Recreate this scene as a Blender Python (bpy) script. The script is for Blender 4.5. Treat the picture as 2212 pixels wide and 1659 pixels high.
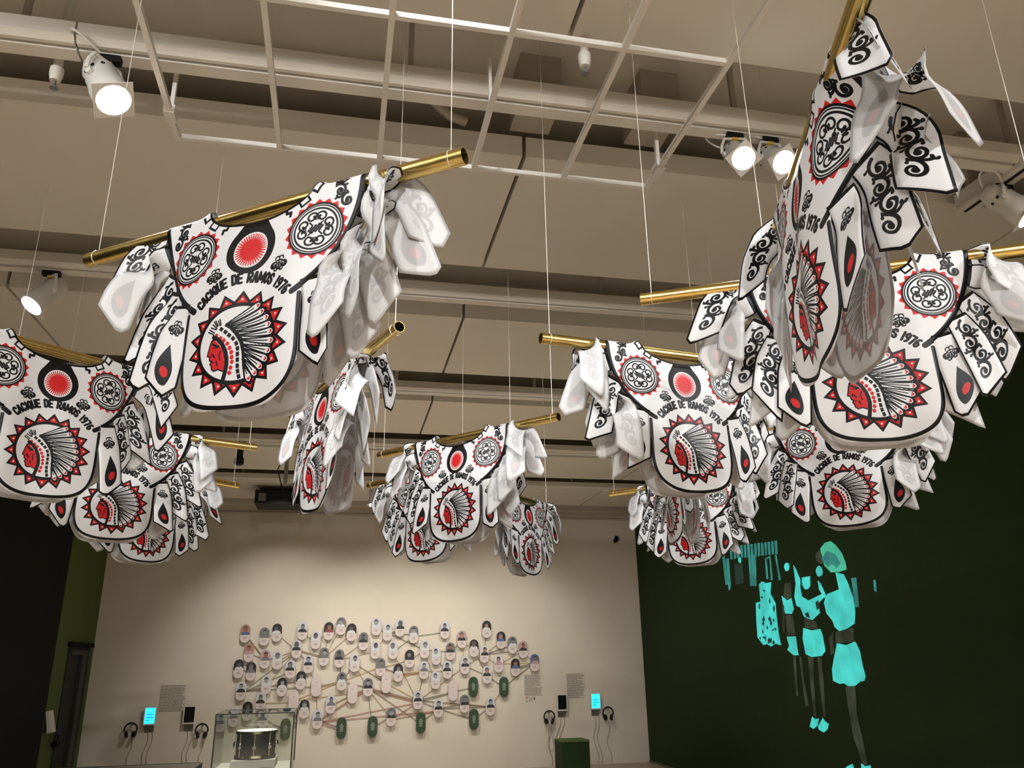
import bpy, bmesh, math, random
import numpy as np
from mathutils import Vector, Matrix

# tuning values
EXPOSURE=0.42
LAMPS=[((-2.6,-1.2,3.9),(-.5,2.0,2.5),330,60),((-.6,-1.2,3.9),(.2,3.3,2.4),431,60),((1.2,-1.2,3.9),(1.4,2.4,2.4),330,60),((-3.0,.8,3.9),(-1.0,3.7,2.4),316,65),((3.4,.8,3.9),(2.3,3.8,2.4),345,60),((.0,.8,3.9),(.5,4.5,2.3),330,50),((-2.4,.8,3.9),(1.0,1.4,2.5),128,40),((3.6,-.6,3.9),(1.6,2.0,2.3),287,45),((-2.0,2.85,3.85),(.6,5.4,2.2),114,60),((2.6,2.85,3.85),(2.3,5.0,2.3),100,60)]
WALL_LAMPS=[((-.9,11.0,3.86),(-.7,13.27,1.0),135,85),((.9,11.0,3.86),(.9,13.27,.9),165,85),((2.5,11.0,3.86),(2.4,13.27,1.0),110,85),((3.4,8.95,3.9),(3.8,13.27,.8),80,60)]
BOUNCE_LAMPS=[((-2.7,2.87,3.85),(-2.4,3.2,0),690,80),((-.4,6.95,3.85),(-.6,7.4,0),598,80),((2.3,6.95,3.85),(2.2,7.6,0),552,80),((-2.2,-1.2,3.85),(-2,-1.5,0),804,100),((.6,-1.2,3.85),(.4,-1.5,0),919,100),((3,-1.2,3.85),(3,-1.5,0),804,100),((1,9.0,3.85),(1,9.6,0),459,85)]
# ---------------------------------------------------------------- camera, world, exposure, lamps out of view
SC=bpy.context.scene; COL=SC.collection
for o in list(bpy.data.objects): bpy.data.objects.remove(o)
def cam_matrix(yaw,pitch,roll,loc):
    f=Vector((math.sin(yaw)*math.cos(pitch),math.cos(yaw)*math.cos(pitch),math.sin(pitch)))
    r=Vector((math.cos(yaw),-math.sin(yaw),0)); d=f.cross(r)
    r2=r*math.cos(roll)+d*math.sin(roll); d2=-r*math.sin(roll)+d*math.cos(roll)
    m=Matrix((r2,-d2,-f)).transposed().to_4x4(); m.translation=loc
    return m
cd=bpy.data.cameras.new('camera'); cam=bpy.data.objects.new('camera',cd); COL.objects.link(cam)
cd.sensor_width=36; cd.lens=36*1727.39/2212; cd.clip_start=.05; cd.clip_end=100
cam.matrix_world=cam_matrix(math.radians(12.1457),math.radians(18.9254),math.radians(.98314),Vector((0,0,1.6)))
SC.camera=cam
W=bpy.data.worlds.new('world'); SC.world=W; W.use_nodes=True
W.node_tree.nodes['Background'].inputs[0].default_value=(.9,.85,.75,1); W.node_tree.nodes['Background'].inputs[1].default_value=.05
SC.view_settings.view_transform='Standard'; SC.view_settings.look='None'; SC.view_settings.gamma=1; SC.view_settings.use_curve_mapping=False
SC.view_settings.exposure=EXPOSURE
SC.cycles.max_bounces=4; SC.cycles.diffuse_bounces=3; SC.cycles.glossy_bounces=2; SC.cycles.transmission_bounces=4; SC.cycles.transparent_max_bounces=8; SC.cycles.adaptive_threshold=.05
SC.cycles.sample_clamp_indirect=6.0; SC.cycles.caustics_reflective=False; SC.cycles.caustics_refractive=False

H=3.98                                      # underside of the ceiling panels
PER=2.04; TR0=2.80                          # the lighting beams run across the room every PER metres
def spot(loc,target,power,angle,blend=.6,size=.06,color=(1,.93,.82)):
    l=bpy.data.lights.new('spot_lamp','SPOT'); l.energy=power; l.spot_size=math.radians(angle); l.spot_blend=blend; l.shadow_soft_size=size; l.color=color
    o=bpy.data.objects.new('spot_lamp',l); COL.objects.link(o); o.location=loc
    o.rotation_euler=(Vector(target)-Vector(loc)).to_track_quat('-Z','Y').to_euler(); return o
COOL=(.985,.99,1); WARM=(1,.955,.875)
# lamps on the beams behind and above the camera, turned on the tunics
for loc,tg,p,an in LAMPS: spot(loc,tg,p,an,.8,.07,COOL)
# lamps further down the room, turned on the end wall
for loc,tg,p,an in WALL_LAMPS: spot(loc,tg,p,an,.9,.06,WARM)
for loc,tg,p,an in BOUNCE_LAMPS: spot(loc,tg,p,an,.7,.10,WARM)  # added lamps without fixtures: floor bounce to brighten the ceiling

CEIL=(.70,.665,.575); DECK=(.62,.585,.50); BEAM=(.74,.71,.63); WALLC=(.68,.615,.51); FILM_E=.66
CANS=[
 (((-1.01,2.87,H-.079),.12,(.45,-.30,-.84),'large white spotlight on the first beam, upper left, lamp lit'),dict(k=.98,power=60)),
 (((1.70,2.87,H-.079),.11,(-.12,-.70,-.70),'left one of the two lit spotlights paired on the first beam at right'),dict(k=.80,power=60)),
 (((1.88,2.87,H-.079),.11,(.05,-.72,-.68),'right one of the two lit spotlights paired on the first beam at right'),dict(k=.80,power=60)),
 (((-1.83,4.92,H-.079),.15,(-.42,-.40,-.80),'lit spotlight with round vent holes on the second beam at left'),dict(k=1.0,power=50)),
 (((3.265,2.99,3.88),.10,(.42,-.42,-.80),'white spotlight on the cross track at the upper right edge'),dict(k=1.0,power=50)),
 (((.42,11.05,H-.079),.15,(0,-.25,-1),'small lit spotlight on the farthest beam above the portrait wall'),dict(k=1.1,power=40)),
]
TUNICS=[
 ((-0.239,1.947,-35.3,'brass tube of the large foremost tunic at centre left','largest tunic at centre left, hung just below the ceiling grid',1),dict(flipR=(0,1,1,1,1),flipL=(0,0,0,1,0),wrap=.5,tube_shift=-0.033)),
 ((-1.091,3.136,42,'brass tube cut by the left edge of the view','tunic cut off by the left edge of the view',2),dict(flipR=(0,0,0,0,0),flipL=(0,0,0,1,1))),
 ((-1.111,4.246,24,'brass tube with its end showing behind the cut-off left tunic','tunic half hidden behind the cut-off tunic at left',3),dict(flipR=(0,0,0,1,1),tube_shift=0.058)),
 ((-1.164,5.178,41.6,'lowest brass tube at left, behind two tunics','lowest tunic at left, almost hidden behind two others',4),dict(flipR=(0,0,0,0,1))),
 ((-0.069,3.300,-69.6,'steeply foreshortened brass tube with open end below the largest tunic','narrow tunic seen nearly edge-on right below the largest one',5),dict(flipR=(0,1,1,1,1),flipL=(0,0,0,1,0),tube_shift=0.051)),
 ((0.609,4.141,-47.7,'brass tube of the tunic at the centre of the view','complete tunic at the centre of the view',6),dict(flipR=(0,1,1,1,1),flipL=(0,0,0,1,1))),
 ((0.545,5.048,-48,'brass tube end low left of the central tunic','tunic peeking out behind the central one',7),dict(flipR=(0,0,1,1,1),flipL=(0,0,0,1,0),tube_shift=0.051)),
 ((1.329,5.835,47,'dull short-looking brass tube end right of the central tunic','small turned-away tunic right of the central one',8),dict(flipR=(0,0,0,0,1),flipL=(0,0,1,1,1),tube_shift=-0.226)),
 ((1.269,2.780,8.9,'brass tube pointing left at the centre right','complete tunic at centre right, facing the viewer',9),dict(flipR=(0,0,0,1,1),flipL=(0,1,0,1,1),tube_shift=0.036)),
 ((2.346,5.099,-46,'far brass tube end below the centre right tunic','far tunic low behind the centre right one',10),dict(flipR=(0,0,0,1,1),flipL=(0,0,0,1,1))),
 ((1.818,4.088,-100,'brass tube hidden behind the centre right tunic','edge-on tunic wedged between the centre right tunic and the far one',11),dict(flipR=(0,0,0,1,1),flipL=(1,0,1,1,1))),
 ((1.531,1.994,-27.7,'long brass tube running out at the right edge','wide near tunic at right with its hem against the green wall',12),dict(flipR=(0,0,0,1,1),flipL=(0,0,0,1,0),tube_shift=-0.044)),
 ((1.034,1.433,-109.6,'nearest brass tube leaving through the top of the view','nearest tunic at upper right, turned almost edge-on',13),dict(flipR=(0,0,0,1,0),flipL=(0,0,0,0,1),bend=(0,.16),wrap=-.7)),
 ((2.432,3.461,-48,'brass tube hidden behind the wide right tunic','tunic below and behind the wide right one',14),dict(flipR=(0,1,0,1,1),flipL=(0,0,0,1,0))),
]
FILM=[
('stripe','t',[(9.81,2.94),(9.75,2.94),(9.77,2.77),(9.83,2.78)]),
('stripe','t',[(9.71,2.94),(9.65,2.93),(9.67,2.77),(9.73,2.77)]),
('stripe','t',[(9.62,2.93),(9.56,2.92),(9.58,2.76),(9.64,2.77)]),
('stripe','t',[(9.52,2.92),(9.46,2.92),(9.48,2.76),(9.54,2.76)]),
('stripe','t',[(9.43,2.91),(9.37,2.91),(9.39,2.75),(9.45,2.75)]),
('stripe','t',[(9.34,2.91),(9.28,2.90),(9.30,2.74),(9.36,2.75)]),
('stripe','t',[(9.25,2.90),(9.20,2.89),(9.22,2.74),(9.27,2.74)]),
('stripe','t',[(9.16,2.89),(9.11,2.89),(9.13,2.73),(9.19,2.74)]),
('stripe','t',[(9.08,2.89),(9.02,2.88),(9.05,2.73),(9.10,2.73)]),
('stripe','t',[(8.99,2.88),(8.94,2.87),(8.96,2.72),(9.02,2.73)]),
('stripe','t',[(8.91,2.87),(8.86,2.87),(8.88,2.72),(8.93,2.72)]),
('stripe','t',[(8.83,2.87),(8.78,2.86),(8.80,2.71),(8.85,2.72)]),
('stripe','t',[(8.75,2.86),(8.70,2.86),(8.72,2.71),(8.77,2.71)]),
('stripe','t',[(8.67,2.86),(8.62,2.85),(8.64,2.70),(8.69,2.71)]),
('stripe','t',[(10.05,2.84),(9.97,2.84),(9.97,2.47),(10.04,2.47)]),
('stripe','t',[(9.94,2.80),(9.87,2.80),(9.89,2.46),(9.93,2.39),(9.97,2.41)]),
('stripe','t',[(9.34,2.79),(9.29,2.79),(9.32,2.40),(9.37,2.40)]),
('stripe','t',[(9.27,2.77),(9.22,2.77),(9.28,2.39),(9.31,2.40)]),
('stripe','t',[(9.21,2.76),(9.15,2.76),(9.22,2.39),(9.27,2.39)]),
('stripe','t',[(8.70,2.70),(8.67,2.70),(8.64,2.41),(8.68,2.40)]),
('stripe','t',[(8.94,2.69),(8.90,2.69),(8.92,2.44),(8.96,2.45)]),
('stripe','t',[(8.83,2.70),(8.81,2.70),(8.82,2.42),(8.86,2.42)]),
('stripe','t',[(8.92,2.69),(8.83,2.70),(8.82,2.68),(8.92,2.67)]),
('stripe','t',[(7.30,2.30),(7.22,2.30),(7.25,2.02),(7.31,2.02)]),
('stripe','t',[(6.96,2.25),(6.93,2.25),(6.94,2.14),(6.97,2.15)]),
('window_glow','d',[(9.73,2.71),(9.51,2.69),(9.53,2.45),(9.75,2.45)]),
('dress','c',[(9.15,2.40),(9.07,2.43),(8.99,2.40),(8.86,2.40),(8.91,2.27),(8.82,2.16),(8.83,2.03),(8.83,1.83),(8.81,1.69),(8.92,1.71),(9.04,1.68),(9.12,1.71),(9.21,1.70),(9.33,1.79),(9.32,1.95),(9.28,2.19),(9.16,2.20)]),
('top','c',[(8.66,2.23),(8.56,2.17),(8.46,2.19),(8.44,2.07),(8.49,2.02),(8.63,2.03),(8.65,2.14)]),
('shorts','c',[(8.66,1.78),(8.47,1.78),(8.47,1.67),(8.46,1.58),(8.56,1.58),(8.68,1.64),(8.63,1.68)]),
('lantern','c',[(9.54,2.73),(9.55,2.71),(9.57,2.70),(9.59,2.71),(9.61,2.72),(9.61,2.74),(9.60,2.76),(9.58,2.77),(9.56,2.77),(9.54,2.75)]),
('balloon','c',[(8.42,2.53),(8.44,2.50),(8.47,2.49),(8.50,2.49),(8.52,2.51),(8.53,2.54),(8.51,2.57),(8.48,2.58),(8.45,2.58),(8.42,2.56)]),
('hat','c',[(8.19,2.39),(8.03,2.39),(8.05,2.29),(8.10,2.26),(8.16,2.26),(8.20,2.31)]),
('blouse','c',[(8.33,2.54),(8.29,2.49),(8.23,2.37),(8.25,2.29),(8.24,2.19),(8.12,2.14),(7.84,2.19),(7.80,2.16),(7.94,2.10),(7.94,2.00),(8.11,1.93),(8.25,1.98),(8.30,2.08),(8.37,2.10),(8.39,2.20),(8.33,2.33)]),
('shorts','c',[(8.29,1.86),(8.13,1.83),(7.97,1.84),(7.94,1.77),(7.93,1.62),(8.01,1.57),(8.20,1.56),(8.31,1.59),(8.33,1.75)]),
('balloon','c',[(7.78,2.41),(7.80,2.38),(7.84,2.37),(7.87,2.37),(7.89,2.39),(7.90,2.43),(7.88,2.46),(7.84,2.48),(7.81,2.47),(7.79,2.45)]),
('forearm','c',[(7.89,2.33),(7.85,2.30),(7.78,2.17),(7.80,2.14),(7.89,2.24)]),
('head_wrap','g',[(7.76,2.65),(7.66,2.70),(7.56,2.70),(7.48,2.65),(7.40,2.56),(7.36,2.46),(7.36,2.39),(7.50,2.38),(7.63,2.39),(7.73,2.47),(7.74,2.55)]),
('blouse','c',[(7.55,2.38),(7.42,2.35),(7.37,2.26),(7.32,2.12),(7.32,1.98),(7.36,1.87),(7.48,1.83),(7.62,1.80),(7.70,1.85),(7.72,1.91),(7.81,1.99),(7.83,2.10),(7.75,2.18),(7.53,2.21)]),
('skirt','c',[(7.70,1.69),(7.55,1.67),(7.39,1.70),(7.34,1.61),(7.33,1.47),(7.31,1.38),(7.34,1.34),(7.41,1.33),(7.50,1.29),(7.60,1.28),(7.68,1.31),(7.75,1.30),(7.86,1.33),(7.85,1.44),(7.78,1.56)]),
('shoe','c',[(8.34,0.96),(8.29,0.94),(8.22,0.95),(8.26,0.88),(8.35,0.84),(8.41,0.86)]),
('shoe','c',[(8.14,0.96),(8.11,0.93),(8.05,0.91),(8.08,0.86),(8.16,0.82),(8.24,0.84),(8.25,0.87)]),
('shoe','c',[(7.84,0.53),(7.73,0.57),(7.71,0.53),(7.83,0.49)]),
('shoe','c',[(7.58,0.59),(7.52,0.57),(7.44,0.59),(7.44,0.54),(7.59,0.52)]),
('leg','s',[(7.66,1.28),(7.50,1.29),(7.54,1.03),(7.50,0.79),(7.48,0.59),(7.55,0.58),(7.64,0.82),(7.66,1.09)]),
('leg','s',[(8.27,1.56),(8.17,1.56),(8.22,1.32),(8.26,0.97),(8.30,0.97),(8.29,1.29)]),
('leg','s',[(8.09,1.56),(8.02,1.55),(8.04,1.29),(8.09,0.97),(8.12,0.97),(8.11,1.29)]),
('leg','s',[(8.57,1.57),(8.52,1.57),(8.55,1.36),(8.57,1.16),(8.60,1.16),(8.59,1.36)]),
('leg','s',[(8.44,1.57),(8.40,1.56),(8.41,1.31),(8.38,1.07),(8.44,1.06),(8.45,1.30)]),
('waist','s',[(7.70,1.80),(7.39,1.83),(7.41,1.70),(7.72,1.69)]),
('waist','s',[(8.63,2.02),(8.47,2.01),(8.47,1.79),(8.64,1.79)]),
('waist','s',[(8.24,1.97),(8.02,1.92),(8.02,1.84),(8.25,1.86)]),
('arm','s',[(7.82,1.75),(7.73,1.81),(7.77,1.60),(7.83,1.58)]),
('arm','s',[(8.66,2.13),(8.63,2.12),(8.69,1.82),(8.72,1.84)]),
('pattern_mark','d',[(9.20,1.85),(9.18,1.88),(9.17,1.85),(9.19,1.82)]),
('pattern_mark','d',[(9.00,1.98),(8.98,2.02),(8.98,1.98),(9.00,1.95)]),
('pattern_mark','d',[(9.18,1.94),(9.15,1.97),(9.12,1.94),(9.16,1.92)]),
('pattern_mark','d',[(8.96,1.86),(8.93,1.88),(8.92,1.86),(8.94,1.85)]),
('pattern_mark','d',[(9.06,1.75),(9.04,1.78),(9.02,1.75),(9.05,1.72)]),
('pattern_mark','d',[(9.00,1.98),(8.97,2.01),(8.95,1.98),(8.98,1.96)]),
('pattern_mark','d',[(9.15,2.00),(9.12,2.02),(9.10,1.99),(9.12,1.97)]),
('pattern_mark','d',[(9.03,1.75),(9.00,1.78),(8.99,1.75),(9.02,1.71)]),
('pattern_mark','d',[(9.15,1.78),(9.13,1.81),(9.12,1.77),(9.14,1.74)]),
('pattern_mark','d',[(8.91,1.97),(8.89,1.99),(8.88,1.97),(8.89,1.95)]),
('pattern_mark','d',[(8.90,1.87),(8.88,1.89),(8.86,1.87),(8.88,1.85)]),
('pattern_mark','d',[(9.08,1.89),(9.06,1.92),(9.05,1.89),(9.06,1.87)]),
('pattern_mark','d',[(9.09,1.74),(9.06,1.78),(9.04,1.74),(9.07,1.71)]),
('pattern_mark','d',[(8.99,1.72),(8.96,1.73),(8.94,1.71),(8.96,1.70)]),
('pattern_mark','d',[(8.99,1.72),(8.95,1.75),(8.93,1.72),(8.96,1.70)]),
('pattern_mark','d',[(8.99,1.94),(8.96,1.97),(8.94,1.94),(8.97,1.91)]),
('pattern_mark','d',[(9.16,1.99),(9.12,2.03),(9.11,1.99),(9.14,1.95)]),
('pattern_mark','d',[(9.28,1.78),(9.26,1.80),(9.25,1.77),(9.26,1.76)]),
('pattern_mark','d',[(9.20,1.79),(9.17,1.80),(9.15,1.78),(9.18,1.77)]),
('pattern_mark','d',[(9.02,1.99),(8.99,2.01),(8.97,1.98),(9.00,1.97)]),
('pattern_mark','d',[(8.88,2.10),(8.85,2.14),(8.84,2.10),(8.87,2.06)]),
('pattern_mark','d',[(9.06,2.32),(9.04,2.33),(9.02,2.31),(9.04,2.30)]),
('pattern_mark','d',[(9.13,2.25),(9.10,2.26),(9.09,2.24),(9.11,2.23)]),
('pattern_mark','d',[(9.21,2.15),(9.19,2.18),(9.18,2.14),(9.20,2.11)]),
('pattern_mark','d',[(8.84,2.23),(8.82,2.26),(8.81,2.23),(8.83,2.21)]),
('pattern_mark','d',[(8.95,2.19),(8.93,2.22),(8.92,2.19),(8.94,2.16)]),
('face','s',[(7.85,2.61),(7.77,2.64),(7.74,2.57),(7.75,2.49),(7.81,2.50),(7.86,2.54)]),
('hair','t',[(7.75,2.55),(7.63,2.61),(7.50,2.56),(7.44,2.46),(7.51,2.42),(7.58,2.47),(7.66,2.45),(7.71,2.49)]),
('pattern_mark','d',[(7.98,2.11),(7.93,2.13),(7.91,2.06),(7.97,2.03)]),
('pattern_mark','d',[(8.21,2.01),(8.15,2.02),(8.13,1.96),(8.19,1.97)]),
('neck','s',[(8.55,2.36),(8.43,2.36),(8.45,2.20),(8.56,2.18),(8.60,2.23)]),
]

# ---------------------------------------------------------------- flat print of the tunics (drawn by code)
BLK=(.075,.075,.08); RED=(.86,.16,.17); WHT=(.95,.95,.95)
class Canvas:
    def __init__(s,x0,y0,x1,y1,ppu):
        s.x0,s.y0,s.p=x0,y0,ppu; s.W=int((x1-x0)*ppu); s.H=int((y1-y0)*ppu)
        s.a=np.ones((s.H,s.W,3),np.float32)*np.array(WHT,np.float32)
    def box(s,x0,y0,x1,y1):
        f=lambda v,o,m:int(max(0,min(m,(v-o)*s.p)))
        return f(x0,s.x0,s.W),f(y0,s.y0,s.H),f(x1,s.x0,s.W)+1,f(y1,s.y0,s.H)+1
    def grid(s,b):
        xs=(np.arange(b[0],min(b[2],s.W))+.5)/s.p+s.x0; ys=(np.arange(b[1],min(b[3],s.H))+.5)/s.p+s.y0
        return xs,ys
    def blend(s,b,m,c):
        v=s.a[b[1]:b[3],b[0]:b[2]]; v+=(np.array(c,np.float32)-v)*m[...,None]
    def poly(s,pts,c):
        p=np.array(pts,float); b=s.box(p[:,0].min(),p[:,1].min(),p[:,0].max(),p[:,1].max())
        xs,ys=s.grid(b)
        if not len(xs) or not len(ys): return
        m=np.zeros((len(ys),len(xs)),np.float32); q=np.roll(p,-1,0)
        for oy in (-1/3,0,1/3):
            Y=ys+oy/s.p
            for ox in (-1/3,0,1/3):
                X=xs+ox/s.p; ins=np.zeros(m.shape,bool)
                for (ax,ay),(bx,by) in zip(p,q):
                    if ay==by: continue
                    r=(Y>=min(ay,by))&(Y<max(ay,by))
                    if not r.any(): continue
                    xi=ax+(Y[r]-ay)*(bx-ax)/(by-ay)
                    ins[r]^=X[None,:]<xi[:,None]
                m+=ins
        s.blend(b,m/9,c)
    def stroke(s,pts,w,c,w1=None):
        p=np.array(pts,float); n=len(p); w1=w if w1 is None else w1; k=max(w,w1)/2+2/s.p
        b=s.box(p[:,0].min()-k,p[:,1].min()-k,p[:,0].max()+k,p[:,1].max()+k)
        xs,ys=s.grid(b)
        if not len(xs) or not len(ys): return
        m=np.zeros((len(ys),len(xs)),np.float32)
        for i in range(n-1):
            A,B=p[i],p[i+1]; ww=w+(w1-w)*(i+.5)/(n-1)
            i0=np.searchsorted(xs,min(A[0],B[0])-k); i1=np.searchsorted(xs,max(A[0],B[0])+k)
            j0=np.searchsorted(ys,min(A[1],B[1])-k); j1=np.searchsorted(ys,max(A[1],B[1])+k)
            if i1<=i0 or j1<=j0: continue
            X,Y=np.meshgrid(xs[i0:i1],ys[j0:j1]); d=B-A; L=max(d@d,1e-12)
            t=np.clip(((X-A[0])*d[0]+(Y-A[1])*d[1])/L,0,1)
            D=np.hypot(X-A[0]-t*d[0],Y-A[1]-t*d[1])
            v=m[j0:j1,i0:i1]; np.maximum(v,np.clip(.5+(ww/2-D)*s.p,0,1),out=v)
        s.blend(b,m,c)
    def ell(s,cx,cy,rx,ry,c,n=60):
        t=np.linspace(0,2*math.pi,n,endpoint=False); s.poly(np.stack([cx+rx*np.cos(t),cy+ry*np.sin(t)],1),c)
def spiral(cx,cy,r0,turns,sgn,a0,r1=.12,n=26):
    t=np.linspace(0,1,n); a=a0+sgn*turns*2*math.pi*t; r=r0*(1-(1-r1)*t**.8)
    return np.stack([cx+r*np.cos(a),cy+r*np.sin(a)],1)
def bez(p0,p1,p2,p3,n=14):
    t=np.linspace(0,1,n)[:,None]; p0,p1,p2,p3=map(np.array,(p0,p1,p2,p3))
    return (1-t)**3*p0+3*(1-t)**2*t*p1+3*(1-t)*t*t*p2+t**3*p3
def star(cx,cy,rx,ry,r_in,n,rot=0):
    o=[]
    for i in range(2*n):
        a=rot+math.pi*i/n; k=1 if i%2==0 else r_in
        o.append((cx+rx*k*math.cos(a),cy+ry*k*math.sin(a)))
    return o
def scroll(cv,M,length,wd,n,lw):
    # S-scroll ornament running down; M maps local (x,y) to canvas
    T=lambda p:np.array([M(x,y) for x,y in p])
    st=length/n
    for i in range(n):
        sg=1 if i%2==0 else -1; cy=(i+.5)*st; cx=sg*wd*.12; r=min(wd*.44,st*.60)
        cv.stroke(T(spiral(cx,cy,r,1.35,-sg,-math.pi/2 if sg>0 else -math.pi/2,.14)),lw*1.15,BLK,lw*.8)
        e=spiral(cx,cy,r,1.35,-sg,-math.pi/2,.14)[-1]; q=M(*e); cv.ell(q[0],q[1],lw*1.0,lw*1.0,BLK,16)
        x0,y0=cx,cy-r; x1,y1=-cx,cy-st+min(wd*.44,st*.6)
        if i: cv.stroke(T(bez((x0,y0),(x0+sg*wd*.30,y0-.01),(x1-sg*wd*.45,y1+.02),(x1-sg*r*.7,y1-r*.5))),lw,BLK)
        for a,l in () if i==n-1 else ((.9 if sg>0 else 2.2,1),(2.6 if sg>0 else .55,1),(-2.6 if sg>0 else -.5,.8)):
            hx,hy=cx+r*math.cos(a),cy+r*math.sin(a)
            tx,ty=hx+wd*.17*l*math.cos(a-.9*sg),hy+wd*.17*l*math.sin(a-.9*sg)
            cv.stroke(T([(hx,hy),((hx+tx)/2+.1*(ty-hy),(hy+ty)/2),(tx,ty)]),lw*.75,BLK)
            q=M(tx,ty); cv.ell(q[0],q[1],lw*.55,lw*.55,BLK,12)
def fleur(cv,cx,cy,k):
    P=lambda pts:[(cx+x*k,cy+y*k) for x,y in pts]
    cv.poly(P([(-.05,-.1),(-.07,-.55),(-.02,-.78),(0,-1),(.02,-.78),(.07,-.55),(.05,-.1)]),BLK)
    for s in (-1,1):
        cv.stroke(P([(0,-.62),(s*.2,-.74),(s*.4,-.66),(s*.45,-.45)]),.13*k,BLK)
        cv.ell(cx+s*.52*k,cy+.08*k,.40*k,.36*k,BLK,30)
        cv.stroke(P([(s*.12,-.35),(s*.3,-.3),(s*.52,-.1)]),.16*k,BLK)
        cv.stroke(P([(s*.18,.02),(s*.4,-.12),(s*.58,.0),(s*.5,.12)]),.06*k,WHT)
        cv.stroke(P([(0,.4),(s*.2,.62),(s*.42,.6),(s*.45,.52)]),.14*k,BLK)
    cv.poly(P([(-.2,-.15),(.2,-.15),(.28,.55),(-.28,.55)]),BLK)
    cv.stroke(P([(-.1,.0),(-.16,.3)]),.05*k,WHT); cv.stroke(P([(.1,.0),(.16,.3)]),.05*k,WHT)
def medallion(cv,cx,cy,R,hs):
    cv.poly(star(cx,cy,R,R,.87,18,.17),RED)
    for r,c in ((.87,BLK),(.805,WHT),(.785,BLK),(.745,WHT),(.70,BLK),(.64,WHT)): cv.ell(cx,cy,R*r,R*r,c,90)
    for i in range(8):
        a=math.pi/4*i+math.pi/8; sg=1 if i%2==0 else -1
        lx,ly=cx+R*.41*math.cos(a),cy+R*.41*math.sin(a)
        p=spiral(lx,ly,R*.205,1.12,sg,a+math.pi+sg*.85,.34,34); cv.stroke(p,R*.062,BLK)
        cv.ell(p[-1][0],p[-1][1],R*.045,R*.045,BLK,14)
    for k in range(4):
        a=math.pi/2*k+math.pi/4
        cv.stroke([(cx+R*.16*math.cos(a),cy+R*.16*math.sin(a)),(cx+R*.30*math.cos(a),cy+R*.30*math.sin(a))],R*.05,BLK)
    for j in range(-2,3):
        h=.19*(1-abs(j)*.26); ox=j*.085
        cv.stroke([(cx+R*(ox-hs*h*.55),cy+R*h*.75),(cx+R*(ox+hs*h*.55),cy-R*h*.75)],R*.062,BLK)
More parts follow.
